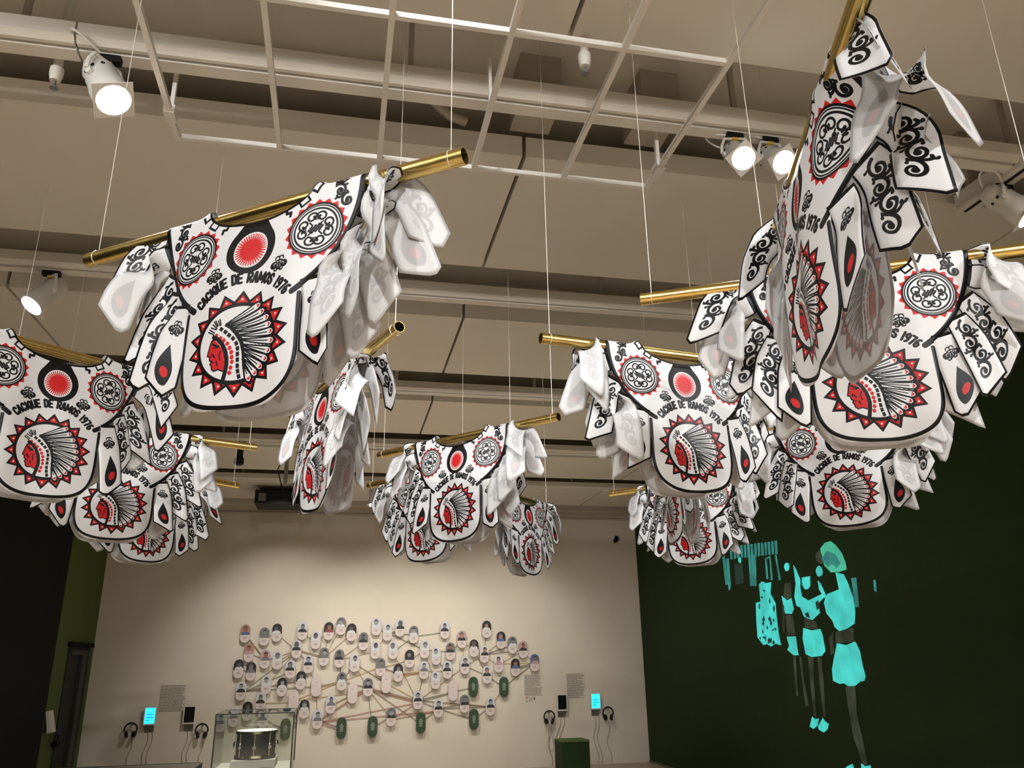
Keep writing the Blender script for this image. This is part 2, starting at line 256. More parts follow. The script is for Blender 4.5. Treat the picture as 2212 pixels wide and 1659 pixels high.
def emblem(cv,cx,cy,rx,ry):
    N=lambda x,y:(cx+rx*(x-1030)/840,cy+ry*(y-848)/712)
    T=lambda pts:[N(*p) for p in pts]
    k=rx/840
    st=star(cx,cy,rx,ry,.805,18,.18); cv.poly(st,BLK); cv.stroke(st+st[:1],14*k,BLK)
    cv.poly(star(cx,cy,rx*.93,ry*.93,.80,18,.18),RED)
    for i in range(18):
        a=.18+2*math.pi*i/18; cv.ell(cx+rx*.835*math.cos(a),cy+ry*.835*math.sin(a),17*k,17*k,WHT,16)
    cv.ell(cx-rx*.02,cy,rx*.775,ry*.775,BLK,90); cv.ell(cx-rx*.02,cy,rx*.705,ry*.70,WHT,90)
    tips=[(1300,375),(1385,470),(1480,570),(1535,675),(1580,780),(1605,905),(1565,1030),(1515,1130),(1430,1215),(1340,1285),(1240,1340)]
    base=[(840,590),(880,620),(930,655),(1010,700),(1060,755),(1085,815),(1120,890),(1140,950),(1140,1010),(1135,1080),(1150,1160)]
    for t,b in zip(tips,base):
        cv.stroke(T([b+(np.array(t)-b)*q for q in np.linspace(0,1,8)]),40*k,BLK,140*k)
        d=np.array(t,float)-b; L=np.hypot(*d); d/=L; e=np.array(t)+d*40; cv.stroke(T([tuple(t),tuple(e)]),100*k,BLK)
    cv.poly(T([(800,600),(900,590),(980,665),(1085,770),(1140,900),(1160,1080),(1165,1230),(1175,1335),(1135,1200),(1105,980),(1060,850),(980,740),(890,650)]),BLK)
    for t,b in zip(tips,base):
        t=np.array(t,float); b=np.array(b,float); d=t-b; L=np.hypot(*d); d/=L; n=np.array([-d[1],d[0]])
        b2=b+d*55; w=42
        cv.poly(T([tuple(b2-n*7),tuple(b2+n*7),tuple(t-d*30+n*w),tuple(t+d*18+n*w*.8),tuple(t+d*44),tuple(t+d*18-n*w*.8),tuple(t-d*30-n*w)]),WHT)
        cv.stroke(T([tuple(b2),tuple(t-d*70)]),15*k,BLK)
        cv.stroke(T([tuple(t-d*8-n*16),tuple(t+d*12),tuple(t-d*8+n*16)]),24*k,RED)
    sq=[(765,645),(835,690),(895,740),(960,790),(1015,860),(1040,930),(1045,1005),(1050,1080),(1055,1160),(1065,1230),(1085,1300)]
    for i,p in enumerate(sq):
        q0=np.array(sq[max(0,i-1)]);q1=np.array(sq[min(len(sq)-1,i+1)]); d=(q1-q0)/np.hypot(*(q1-q0)); p=np.array(p)
        n=np.array([-d[1],d[0]]); cv.poly(T([tuple(p+d*30+n*25),tuple(p+d*30-n*25),tuple(p-d*30-n*25),tuple(p-d*30+n*25)]),BLK)
    for x,y in [(695,725),(765,768),(820,803),(880,852),(920,912),(952,972),(962,1038),(970,1100),(957,1175),(943,1242)]:
        q=N(x,y); cv.ell(q[0],q[1],30*k,30*ry/712,RED,20)
    face=[(620,790),(600,850),(590,900),(567,985),(608,1000),(615,1050),(650,1065),(628,1100),(655,1130),(660,1170),(700,1200),(770,1185),(845,1215),(875,1130),(865,1030),(810,920),(740,840),(680,790)]
    cv.poly(T(face),RED); cv.stroke(T(face[:13]),20*k,BLK)
    cv.stroke(T([(650,740),(720,775),(800,850),(860,950),(885,1040),(893,1120),(880,1220),(850,1340)]),62*k,BLK)
    cv.poly(T([(655,715),(600,850),(650,790),(720,790),(700,745)]),BLK)
    for s,w in (([(645,835),(690,860),(745,880)],34),([(660,890),(720,890)],14),([(650,970),(700,1020)],22),([(655,965),(640,1000)],14),([(785,940),(765,990),(785,1060)],18),([(730,1075),(750,1130)],20),([(640,1070),(690,1080)],14)):
        cv.stroke(T(s),w*k,BLK)
    for A,B in (((545,655),(645,705)),((565,628),(655,680)),((585,600),(680,640)),((612,562),(690,625)),((628,522),(690,600)),((655,515),(705,590)),((700,520),(735,592)),((725,505),(752,580))):
        cv.stroke(T([A,B]),19*k,BLK)
    cv.stroke(T([(845,1330),(835,1390),(850,1440)]),46*k,BLK,18*k)
def letters(cv,txt,cx,cy,R,a0,a1,h,lw):
    G={'C':[[(1,.22),(.85,.03),(.5,0),(.12,.12),(0,.5),(.12,.88),(.5,1),(.85,.97),(1,.78)]],
       'A':[[(0,1),(.4,0),(.6,0),(1,1)],[(.2,.68),(.8,.68)]],'I':[[(.5,0),(.5,1)]],
       'Q':[[(.5,0),(.1,.15),(0,.5),(.1,.85),(.5,1),(.9,.85),(1,.5),(.9,.15),(.5,0)],[(.55,.7),(1,1.08)]],
       'U':[[(0,0),(0,.75),(.2,.97),(.5,1),(.8,.97),(1,.75),(1,0)]],'E':[[(1,0),(0,0),(0,1),(1,1)],[(0,.5),(.85,.5)]],
       'D':[[(0,0),(0,1),(.6,1),(.95,.8),(1,.5),(.95,.2),(.6,0),(0,0)]],
       'R':[[(0,1),(0,0),(.7,0),(1,.14),(1,.38),(.7,.52),(0,.52)],[(.55,.52),(1,1)]],
       'M':[[(0,1),(.05,0),(.5,.75),(.95,0),(1,1)]],
       'O':[[(.5,0),(.1,.15),(0,.5),(.1,.85),(.5,1),(.9,.85),(1,.5),(.9,.15),(.5,0)]],
       'S':[[(1,.2),(.8,.02),(.4,0),(.05,.12),(.05,.36),(.5,.5),(.95,.64),(.95,.88),(.6,1),(.2,.98),(0,.8)]],
       '1':[[(.5,0),(.5,1)]],'9':[[(.95,.4),(.5,.55),(.08,.42),(.05,.15),(.5,0),(.95,.12),(.98,.5),(.7,.92),(.3,1)]],
       '7':[[(0,0),(1,0),(.4,1)]],'6':[[(.8,0),(.3,.1),(.02,.5),(.05,.88),(.5,1),(.95,.85),(.95,.58),(.5,.45),(.05,.6)]]}
    wid={'I':.2,'1':.25,' ':.45,'M':1.15}
    tot=sum(wid.get(c,.72)+.40 for c in txt)-.40; x=0
    for c in txt:
        w=wid.get(c,.72)
        for s in G.get(c,[]):
            o=[]
            for px,py in s:
                f=(x+px*w)/tot; a=a0+(a1-a0)*f; r=R+h*(.5-py)
                o.append((cx+r*math.sin(a),cy-r*math.cos(a)))
            cv.stroke(o,lw,BLK)
        x+=w+.40
PB=1.15                                     # yoke depth against half width 1
def draw_body(ppu):
    cv=Canvas(-1.06,0,1.06,1.9,ppu)
    for s in (-1,1):
        # scroll on the shoulder
        def M(x,y,s=s):
            return (s*(.735+.36*y+x*.95),.0+y-.3*x)
        scroll(cv,M,.33,.135,3,.021)
        medallion(cv,s*.595,.475,.272,s)
        fleur(cv,s*.300,.725,.092)
    # neck edge with open boxes
    t=np.linspace(0,math.pi,60); cv.stroke(np.stack([.54*np.cos(t),.26*np.sin(t)],1),.045,BLK)
    for d in (15,37,143,165):
        a=math.radians(d); c=np.array([.54*math.cos(a),.26*math.sin(a)]); tn=np.array([-.54*math.sin(a),.26*math.cos(a)]); tn/=np.hypot(*tn)
        nn=np.array([tn[1],-tn[0]]); nn*=np.sign(nn@c)
        q=[c+tn*.052,c+tn*.052+nn*.08,c-tn*.052+nn*.08,c-tn*.052]; cv.poly(q,BLK)
        q=[c+tn*.034+nn*.018,c+tn*.034+nn*.060,c-tn*.034+nn*.060,c-tn*.034+nn*.018]; cv.poly(q,WHT)
    for d,s in ((58,1),(122,-1)):
        a=math.radians(d); c=np.array([.54*math.cos(a),.26*math.sin(a)])
        cv.stroke([c,c+[s*.01,.05],c+[s*.05,.045],c+[s*.05,.08]],.026,BLK)
    # target with red sun
    cv.ell(0,.515,.222,.232,BLK,80); cv.poly([(-.19,.40),(-.1,.25),(.1,.25),(.19,.40)],BLK)
    cv.ell(0,.53,.15,.165,WHT,60)
    for i in range(36):
        a=2*math.pi*i/36; cv.poly([(.05*math.cos(a-.2),.53+.05*math.sin(a-.2)),(.138*math.cos(a-.035),.53+.152*math.sin(a-.035)),(.138*math.cos(a+.035),.53+.152*math.sin(a+.035)),(.05*math.cos(a+.2),.53+.05*math.sin(a+.2))],RED)
    cv.ell(0,.53,.085,.09,RED,40)
    # yoke border
    for s in (-1,1):
        t=np.linspace(0,math.acos(.47),50); cv.stroke(np.stack([s*.985*np.cos(t),(PB-.02)*np.sin(t)],1),.052,BLK)
    # tongue borders
    cv.stroke(np.vstack([[(-.525,1.02)],bez((-.53,1.4),(-.53,1.72),(-.40,1.83),(0,1.832),20),bez((0,1.832),(.40,1.83),(.53,1.72),(.53,1.4),20),[(.525,1.02)]]),.034,BLK)
    letters(cv,'CACIQUE DE RAMOS 1976',0,1.325,.54,-.86,.88,.082,.0228)
    emblem(cv,0,1.33,.455,.425)
    return cv.a
def draw_strips(ppu):
    # two cells side by side: leaf-and-drop strip, scroll strip (each .30 wide, .74 long)
    cv=Canvas(0,0,.60,.74,ppu)
    fleur(cv,.15,.20,.088)
    t=np.linspace(0,1,40); a=2*math.pi*t
    drop=[(.15+.108*math.sin(q)*math.sin(q/2)**1.3,.50-.165*math.cos(q)+.0) for q in a]; cv.poly(drop,BLK)
    cv.ell(.158,.560,.041,.041,RED,30)
    scroll(cv,lambda x,y:(.45+x,.07+y),.56,.20,4,.024)
    for x in (0,.30): 
        cv.poly([(x,0),(x+.016,0),(x+.016,.74),(x,.74)],BLK); cv.poly([(x+.284,0),(x+.30,0),(x+.30,.74),(x+.284,.74)],BLK)
    cv.poly([(0,.715),(.6,.715),(.6,.74),(0,.74)],BLK); cv.poly([(0,0),(.6,0),(.6,.03),(0,.03)],BLK)
    return cv.a

# ---------------------------------------------------------------- helpers
def lin(c):
    return tuple((x/12.92 if x<=.04045 else ((x+.055)/1.055)**2.4) for x in c[:3])
def rgb(r,g,b): return lin((r/255,g/255,b/255))
MATS={}
def mat(name,col,rough=.6,metal=0,noise=.06,scale=18,bump=.0,bscale=120,spec=.5,emit=0,trans=0,alpha=1):
    if name in MATS: return MATS[name]
    m=bpy.data.materials.new(name); m.use_nodes=True; nt=m.node_tree; n=nt.nodes; l=nt.links
    b=n['Principled BSDF']; b.inputs['Roughness'].default_value=rough; b.inputs['Metallic'].default_value=metal
    b.inputs['Specular IOR Level'].default_value=spec
    if emit:
        b.inputs['Emission Color'].default_value=(*col,1); b.inputs['Emission Strength'].default_value=emit; b.inputs['Base Color'].default_value=(*[c*.3 for c in col],1)
    else:
        tc=n.new('ShaderNodeTexCoord'); nz=n.new('ShaderNodeTexNoise'); nz.inputs['Scale'].default_value=scale; nz.inputs['Detail'].default_value=2
        l.new(tc.outputs['Object'],nz.inputs['Vector'])
        mx=n.new('ShaderNodeMix'); mx.data_type='RGBA'
        mx.inputs[6].default_value=(*[max(0,c*(1-noise)) for c in col],1); mx.inputs[7].default_value=(*[min(1,c*(1+noise)) for c in col],1)
        l.new(nz.outputs[0],mx.inputs[0]); l.new(mx.outputs[2],b.inputs['Base Color'])
        if bump:
            n2=n.new('ShaderNodeTexNoise'); n2.inputs['Scale'].default_value=bscale; n2.inputs['Detail'].default_value=3; l.new(tc.outputs['Object'],n2.inputs['Vector'])
            bp=n.new('ShaderNodeBump'); bp.inputs['Strength'].default_value=bump; bp.inputs['Distance'].default_value=.01
            l.new(n2.outputs[0],bp.inputs['Height']); l.new(bp.outputs[0],b.inputs['Normal'])
    if trans: b.inputs['Transmission Weight'].default_value=trans; b.inputs['IOR'].default_value=1.45
    if alpha<1: b.inputs['Alpha'].default_value=alpha
    MATS[name]=m; return m
def mesh(name,verts,faces,mats,smooth=False,uvs=None,mi=None):
    me=bpy.data.meshes.new(name); me.from_pydata([tuple(v) for v in verts],[],faces)
    for m in (mats if isinstance(mats,(list,tuple)) else [mats]): me.materials.append(m)
    if smooth: me.polygons.foreach_set('use_smooth',[True]*len(me.polygons))
    if mi: me.polygons.foreach_set('material_index',mi)
    if uvs is not None:
        uv=me.uv_layers.new(name='UVMap'); uv.data.foreach_set('uv',np.asarray(uvs,np.float32).ravel())
    me.update(); return me
def link(name,me,parent=None,loc=None,label=None,cat=None,group=None,kind=None):
    o=bpy.data.objects.new(name,me); COL.objects.link(o)
    if parent is not None: o.parent=parent
    if loc is not None: o.location=loc
    if label: o['label']=label
    if cat: o['category']=cat
    if group: o['group']=group
    if kind: o['kind']=kind
    return o
def thing(name,loc,label,cat,group=None,rz=0):
    o=link(name,None,None,loc,label,cat,group); o.rotation_euler=(0,0,rz); o.empty_display_size=.1; return o
BOXF=[(0,3,2,1),(4,5,6,7),(0,1,5,4),(1,2,6,5),(2,3,7,6),(3,0,4,7)]
def boxv(x0,y0,z0,x1,y1,z1): return [(x0,y0,z0),(x1,y0,z0),(x1,y1,z0),(x0,y1,z0),(x0,y0,z1),(x1,y0,z1),(x1,y1,z1),(x0,y1,z1)]
class MB:
    def __init__(s): s.v=[];s.f=[]
    def add(s,v,f):
        k=len(s.v); s.v+=[tuple(p) for p in v]; s.f+=[tuple(i+k for i in q) for q in f]; return s
    def box(s,*a): return s.add(boxv(*a),BOXF)
    def tube(s,pts,r,n=8,cap=True):
        pts=[Vector(p) for p in pts]; V=[];F=[]; up=None
        for i,p in enumerate(pts):
            d=(pts[min(i+1,len(pts)-1)]-pts[max(i-1,0)]).normalized()
            if up is None:
                up=Vector((0,0,1)) if abs(d.z)<.9 else Vector((1,0,0))
            a=(up-d*up.dot(d)).normalized(); up=a; b=d.cross(a); rr=r[i] if isinstance(r,(list,tuple)) else r
            for k in range(n):
                t=2*math.pi*k/n; V.append(p+a*(rr*math.cos(t))+b*(rr*math.sin(t)))
        for i in range(len(pts)-1):
            for k in range(n): F.append((i*n+k,i*n+(k+1)%n,(i+1)*n+(k+1)%n,(i+1)*n+k))
        if cap: F.append(tuple(range(n-1,-1,-1))); F.append(tuple(range((len(pts)-1)*n,len(pts)*n)))
        return s.add(V,F)
    def lathe(s,prof,c,d,n=24):
        d=Vector(d).normalized(); c=Vector(c); u=Vector((0,0,1)) if abs(d.z)<.9 else Vector((1,0,0))
        a=(u-d*u.dot(d)).normalized(); b=d.cross(a); V=[];F=[]
        for ax,r in prof:
            for k in range(n):
                t=2*math.pi*k/n; V.append(c+d*ax+a*(r*math.cos(t))+b*(r*math.sin(t)))
        for i in range(len(prof)-1):
            for k in range(n): F.append((i*n+k,i*n+(k+1)%n,(i+1)*n+(k+1)%n,(i+1)*n+k))
        return s.add(V,F)
    def prism(s,pts,fn,t0,t1):
        # outline pts (2d) -> fn(a,b,t)
        n=len(pts); V=[fn(a,b,t0) for a,b in pts]+[fn(a,b,t1) for a,b in pts]
        F=[tuple(range(n-1,-1,-1)),tuple(range(n,2*n))]+[(i,(i+1)%n,n+(i+1)%n,n+i) for i in range(n)]
        return s.add(V,F)
    def mesh(s,name,m,smooth=False):
        me=mesh(name,s.v,s.f,m,smooth)
        bm=bmesh.new(); bm.from_mesh(me); bmesh.ops.recalc_face_normals(bm,faces=bm.faces); bm.to_mesh(me); bm.free()
        if smooth: me.set_sharp_from_angle(angle=math.radians(38))
        return me
    def obj(s,name,m,parent=None,smooth=False,**k): return link(name,s.mesh(name,m,smooth),parent,**k)

# ---------------------------------------------------------------- materials
M_CEIL=mat('ceiling_paint',CEIL,.5,noise=.03,scale=3,spec=.4)
M_DECK=mat('upper_deck_paint',DECK,.85,noise=.08,scale=4)
M_EDGELIT=mat('panel_edge_lit',(.84,.82,.75),.6,noise=.03,scale=4)  # ceiling tone lightened: lamp light grazing the panel edges painted into the colour
M_BEAM=mat('beam_enamel',BEAM,.5,noise=.03,scale=8)
M_DARK=mat('track_slot_black',(.012,.011,.010),.6)
M_WALLF=mat('end_wall_paint',WALLC,.8,noise=.03,scale=5,spec=.2)
M_GREEN=mat('dark_green_paint',(.0125,.034,.0065),.7,noise=.12,scale=9,spec=.25)
M_GREEN2=mat('olive_green_paint',(.085,.125,.030),.75,noise=.10,scale=6,spec=.2)
M_BLACK=mat('black_wall_paint',(.0022,.0026,.002),.8,noise=.15,scale=6,spec=.2)
M_FLOOR=mat('wood_floor',(.40,.32,.25),.45,noise=.18,scale=5)
M_REAR=mat('rear_wall_paint',(.55,.48,.38),.8)
M_WHITE=mat('white_enamel',(.74,.72,.66),.4,noise=.03)
M_PIPE=mat('pipe_paint',(.42,.38,.31),.6)
M_STEEL=mat('steel_wire',(.78,.74,.64),.35,metal=.3,noise=.03)
M_BLKP=mat('black_plastic',(.008,.008,.009),.55,spec=.2)
M_GREYP=mat('grey_plastic',(.16,.155,.15),.5)
M_POLE=mat('mount_steel',(.15,.15,.12),.5,metal=.4)
M_YEL=mat('yellow_tape',(.75,.48,.06),.5)
M_LENS=mat('lit_lens',(1,.95,.86),emit=30)
def brass():
    m=mat('brass',(.64,.46,.15),.22,metal=1,noise=.10,scale=30,bump=.06,bscale=45); n=m.node_tree.nodes; l=m.node_tree.links
    b=n['Principled BSDF']; nz=n.new('ShaderNodeTexNoise'); nz.inputs['Scale'].default_value=14; nz.inputs['Detail'].default_value=6
    mr=n.new('ShaderNodeMapRange'); mr.inputs[3].default_value=.16; mr.inputs[4].default_value=.36
    tc=[x for x in n if x.type=='TEX_COORD'][0]; mp=n.new('ShaderNodeMapping'); mp.inputs['Scale'].default_value=(.6,4,4)
    l.new(tc.outputs['Object'],mp.inputs[0]); l.new(mp.outputs[0],nz.inputs['Vector']); l.new(nz.outputs[0],mr.inputs[0]); l.new(mr.outputs[0],b.inputs['Roughness']); return m
M_BRASS=brass()
def image_from(name,a):
    h,w,_=a.shape; im=bpy.data.images.new(name,w,h); px=np.ones((h,w,4),np.float32); px[...,:3]=np.clip(a[::-1],0,1)
    im.pixels.foreach_set(px.ravel()); im.update(); im.pack(); return im
IM_BODY=image_from('tunic_print',draw_body(640)); IM_STRIP=image_from('strip_print',draw_strips(640))
def vinyl(name,im,back):
    m=bpy.data.materials.new(name); m.use_nodes=True; nt=m.node_tree; n=nt.nodes; l=nt.links
    b=n['Principled BSDF']; out=[x for x in n if x.type=='OUTPUT_MATERIAL'][0]
    t=n.new('ShaderNodeTexImage'); t.image=im; t.interpolation='Linear'; t.extension='EXTEND'
    col=t.outputs[0]
    if back:
        mx=n.new('ShaderNodeMix'); mx.data_type='RGBA'; mx.inputs[0].default_value=.13; mx.inputs[6].default_value=(.80,.80,.80,1)
        l.new(col,mx.inputs[7]); col=mx.outputs[2]
    l.new(col,b.inputs['Base Color']); b.inputs['Roughness'].default_value=.42; b.inputs['Specular IOR Level'].default_value=.35
    tr=n.new('ShaderNodeBsdfTranslucent'); l.new(col,tr.inputs[0]); ms=n.new('ShaderNodeMixShader'); ms.inputs[0].default_value=.38
    l.new(b.outputs[0],ms.inputs[1]); l.new(tr.outputs[0],ms.inputs[2]); l.new(ms.outputs[0],out.inputs[0])
    return m
V_BODY=[vinyl('printed_vinyl',IM_BODY,False),vinyl('vinyl_reverse',IM_BODY,True)]
V_STRIP=[vinyl('printed_strip_vinyl',IM_STRIP,False),vinyl('strip_vinyl_reverse',IM_STRIP,True)]

# ---------------------------------------------------------------- room
XL,XR,YF,YB=-3.45,5.0,13.27,-5.0
def struct(name,m,*b): return MB().box(*b).obj(name,m,kind='structure')
struct('floor',M_FLOOR,XL-.3,YB-.2,-.2,XR+.3,YF+.2,0)
struct('wall_back',M_WALLF,XL-.2,YF,0,XR+.2,YF+.2,4.7)
struct('wall_right',M_GREEN,XR,YB,0,XR+.2,YF,4.7)
struct('wall_left',M_GREEN2,XL-.2,YB,0,XL,YF,4.7)
struct('wall_front',M_REAR,XL-.2,YB-.2,0,XR+.2,YB,4.7)
struct('baseboard_right',mat('grey_base',(.10,.10,.085),.6),XR-.012,YB,0,XR,YF,.03)
DZ=4.34
ceil=struct('ceiling',M_DECK,XL-.2,YB-.2,DZ,XR+.2,YF+.2,DZ+.13)
# flat panels with open slots between them
yp=[]; 
for i in range(-4,6):
    y0=TR0-.29+PER*i-1.22; y1=TR0-.29+PER*i      # panel i ends at y1; beam TR stands .49 behind it
    yp.append((y0,y1))
yp.append((12.71-.02,YF)) if False else None
for (y0,y1) in yp:
    xs=[XL,-2.25,.80,3.85,XR]
    y1=min(y1,YF); 
    for a,b in zip(xs[:-1],xs[1:]):
        me=MB().box(a+.010,y0,H,b-.010,y1,H+.115).mesh('panel',[M_CEIL,M_EDGELIT])
        for p_ in me.polygons:
            if abs(p_.normal.y)>.5: p_.material_index=1
        link('panel',me,ceil)
# last strip above the end wall
link('panel',MB().box(XL,YF-.14,H-.01,XR,YF,H+.115).mesh('panel',M_CEIL),ceil)
# lighting beams (stepped enamel profile with a track under it)
nt_=0
for i in range(-2,5):
    y=TR0+PER*i; nt_+=1
    prof=[(0,.013),(0,-.048),(.022,-.072),(.040,-.072),(.040,-.060),(.054,-.060),(.054,-.079),(.120,-.079),(.120,-.05),(.14,.013)]
    m=MB(); n=len(prof)
    segs=[XL]+[-1.12,2.05]*(i==0)+[XR]
    for a,b in zip(segs[:-1],segs[1:]):
        a2,b2=a+.004,b-.004
        V=[(a2,y+p,H+z) for p,z in prof]+[(b2,y+p,H+z) for p,z in prof]
        m.add(V,[tuple(range(n-1,-1,-1)),tuple(range(n,2*n))]+[(k,(k+1)%n,n+(k+1)%n,n+k) for k in range(n)])
    t=m.obj('trim_%d'%nt_,M_BEAM,kind='structure')
    MB().box(XL,y+.0405,H-.0605,XR,y+.0535,H-.0598).obj('track_slot',M_DARK,t)
    for x in np.arange(XL+.6,XR,1.52):
        MB().box(x-.012,y+.05,H+.012,x+.012,y+.07,DZ).obj('hanger',M_PIPE,t)
# plenum services seen through the slots
def run(name,pts,r,label,m=M_PIPE,n=10): return MB().tube(pts,r,n).obj(name,m,None,True,label=label,cat='pipe')
run('service_pipe',[(XL,3.25,4.20),(XR,3.25,4.20)],.02,'thin painted pipe running through the first open ceiling slot')
run('service_pipe',[(-.6,3.22,4.30),(.1,3.22,4.26),(.3,3.24,4.2),(.42,3.28,4.13),(.5,3.30,4.12)],.024,'bent painted pipe rising inside the first open ceiling slot')
run('service_pipe',[(XL,5.28,4.2),(XR,5.28,4.2)],.02,'thin painted pipe running through the second open ceiling slot')
run('service_pipe',[(-2.4,13.252,3.86),(XR-.1,13.252,3.86)],.018,'slim painted conduit along the top of the end wall')
for i,(x,l_) in enumerate(((.72,'left'),(1.32,'right'))):
    MB().box(x,3.02,4.10,x+.20,3.30,DZ).obj('duct_box',M_PIPE,label='boxy painted duct in the first slot, %s one of the two'%l_,cat='duct')
# hanging pipe grid below the first slot
g=thing('ceiling_grid',(0,0,3.75),'white rectangular grid of thin bars hung below the ceiling','grid')
GX=[-.78,-.355,.08,.511,.94,1.36]
for x in GX: MB().box(x-.011,.5,-.012,x+.011,3.155,.012).obj('bar',M_WHITE,g)
for y in (3.145,2.278,1.41,.52): MB().box(GX[0]-.011,y-.010,-.008,GX[-1]+.011,y+.010,.014).obj('cross_bar',M_WHITE,g)
for x in (GX[0],GX[5]):
    MB().box(x-.022,2.95,-.02,x+.022,3.02,.02).obj('clamp',M_WHITE,g); MB().box(x-.008,2.98,.012,x+.008,3.0,.22).obj('hanger',M_WHITE,g)
MB().box(.511-.006,2.70,0,.511+.006,2.72,.25).obj('hanger',M_WHITE,g)
# sprinkler pendants
def sprinkler(x,y,z0,z1,lab):
    t=thing('sprinkler',(x,y,z0),lab,'sprinkler')
    MB().tube([(0,0,.03),(0,0,z1-z0)],.018,12).obj('drop_pipe',M_WHITE,t,True)
    MB().lathe([(0,0),(0,.02),(.03,.026),(.06,.026),(.065,.018)],(0,0,0),(0,0,1),14).obj('cap',M_WHITE,t,True)
    MB().lathe([(-.035,0),(-.035,.016),(-.03,.016),(-.028,.006),(0,.006)],(0,0,0),(0,0,1),12).obj('head',M_GREYP,t,True)
sprinkler(-1.23,2.98,3.84,4.25,'white sprinkler pendant in the first slot, left of the large spotlight')
sprinkler(.86,2.5,3.84,4.3,'sprinkler pendant with dark head between the middle grid bars')
sprinkler(.42,7.0,3.93,4.2,'small sprinkler head above the far brass tubes')
# cross track at right
t=thing('cross_track',(3.265,2.4,3.88),'white lighting track running down the room at the upper right','track')
MB().box(-.045,-2.6,.02,.045,.86,.10).obj('channel',M_WHITE,t); MB().box(-.05,-2.6,0,-.015,.86,.02).obj('rail',M_WHITE,t); MB().box(.015,-2.6,0,.05,.86,.02).obj('rail',M_WHITE,t); MB().box(-.015,-2.6,.005,.015,.86,.02).obj('slot',M_DARK,t)
for y in (.78,-.9): MB().box(-.02,y-.02,.10,.02,y+.02,DZ-3.88).obj('hanger',M_PIPE,t)

# ---------------------------------------------------------------- left wall: black partition, door, plates, listening post
b=link('trim_20',MB().box(XL,YB,0,XL+.03,11.46,H).mesh('trim_20',M_BLACK),kind='structure')
for y in (3.5,6.3,8.9): link('panel',MB().box(XL+.03,y,0,XL+.045,y+1.9,H-.02).mesh('panel',M_BLACK),b)
d=link('door_1',MB().box(XL,12.08,0,XL+.012,13.05,1.84).mesh('door_1',mat('door_black',(.003,.0035,.003),.7)),kind='structure')
MB().box(XL+.012,12.62,0,XL+.05,12.80,1.78).obj('jamb',mat('door_grey',(.03,.03,.025),.6),d)
MB().box(XL,12.03,1.84,XL+.05,13.1,1.90).obj('head_casing',M_BLACK,d); MB().box(XL+.012,12.12,1.74,XL+.04,12.82,1.80).obj('transom',MATS['door_grey'],d)
for y,w,h_,lab in ((9.62,.10,.12,'small grey wall plate on the black partition'),(9.98,.16,.20,'larger grey switch plate on the black partition')):
    t=thing('switch_plate',(XL+.03,y,.98),lab,'switch plate'); MB().box(0,-w/2,-h_/2,.012,w/2,h_/2).obj('plate',M_GREYP,t)
    for k in ((-.02,) if w<.12 else (-.03,.03)): MB().box(.012,k-.008,-.02,.018,k+.008,.02).obj('toggle',M_BLKP,t)

# ---------------------------------------------------------------- end wall
BOARDS={'A1':(-1.346,2.018),'A2':(-1.066,1.973),'A3':(-0.885,2.028),'A4':(-1.271,1.743),'A5':(-0.508,2.048),'A6':(-0.302,1.912),'A7':(-0.116,2.043),'A8':(0.067,2.115),'A9':(0.231,2.021),'A10':(0.418,1.888),'A12':(-1.028,1.646),'A13':(-0.850,1.629),'A14':(-0.577,1.785),'A15':(-0.166,1.669),'A16':(0.066,1.640),'A18':(-1.397,1.517),'A19':(-1.217,1.477),'A20':(-0.648,1.497),'A21':(-0.391,1.567),'A22':(0.299,1.571),'A23':(-0.982,1.286),'A24':(-0.753,1.250),'A25':(-0.485,1.337),'A26':(-0.254,1.251),'A27':(0.119,1.311),'A28':(0.289,1.139),'A29':(0.515,1.219),'A30':(-1.335,1.208),'A31':(-1.040,1.049),'A32':(-1.221,0.928),'A33':(-1.407,0.853),'A34':(-0.570,1.054),'A35':(-0.408,0.934),'A36':(-0.026,0.991),'A37':(-0.209,0.784),'A38':(-0.990,0.816),'A39':(-0.661,0.663),'A40':(0.149,0.654),'A41':(0.608,0.660),'B1':(0.606,2.103),'B2':(0.782,2.020),'B3':(0.974,2.082),'B4':(1.194,1.979),'B5':(1.686,2.041),'B6':(1.958,1.897),'B7':(2.359,2.047),'B8':(2.591,1.878),'B9':(2.776,1.800),'B10':(2.953,1.729),'B11':(0.605,1.757),'B12':(0.876,1.749),'B13':(1.369,1.754),'B14':(1.777,1.721),'B15':(1.551,1.654),'B16':(2.152,1.761),'B17':(2.318,1.669),'B18':(2.546,1.522),'B19':(3.137,1.527),'B20':(2.819,1.463),'B21':(1.137,1.620),'B22':(2.006,1.507),'B23':(1.732,1.445),'B24':(1.364,1.449),'B25':(2.360,1.360),'B26':(0.695,1.505),'B27':(0.967,1.418),'B28':(0.790,1.274),'B29':(1.548,1.298),'B30':(1.822,1.139),'B31':(2.142,1.186),'B32':(2.631,1.176),'B33':(1.278,1.017),'B34':(1.598,0.891),'B35':(2.003,0.945),'B36':(2.408,0.895),'B37':(0.880,0.790),'B38':(1.331,0.691),'B39':(2.151,0.717)}
PLAIN={'A26','A28','A34','B28','B30'}; GREEN={'A39','A40','A41','B31','B32','B38','B39'}
LOOK={}
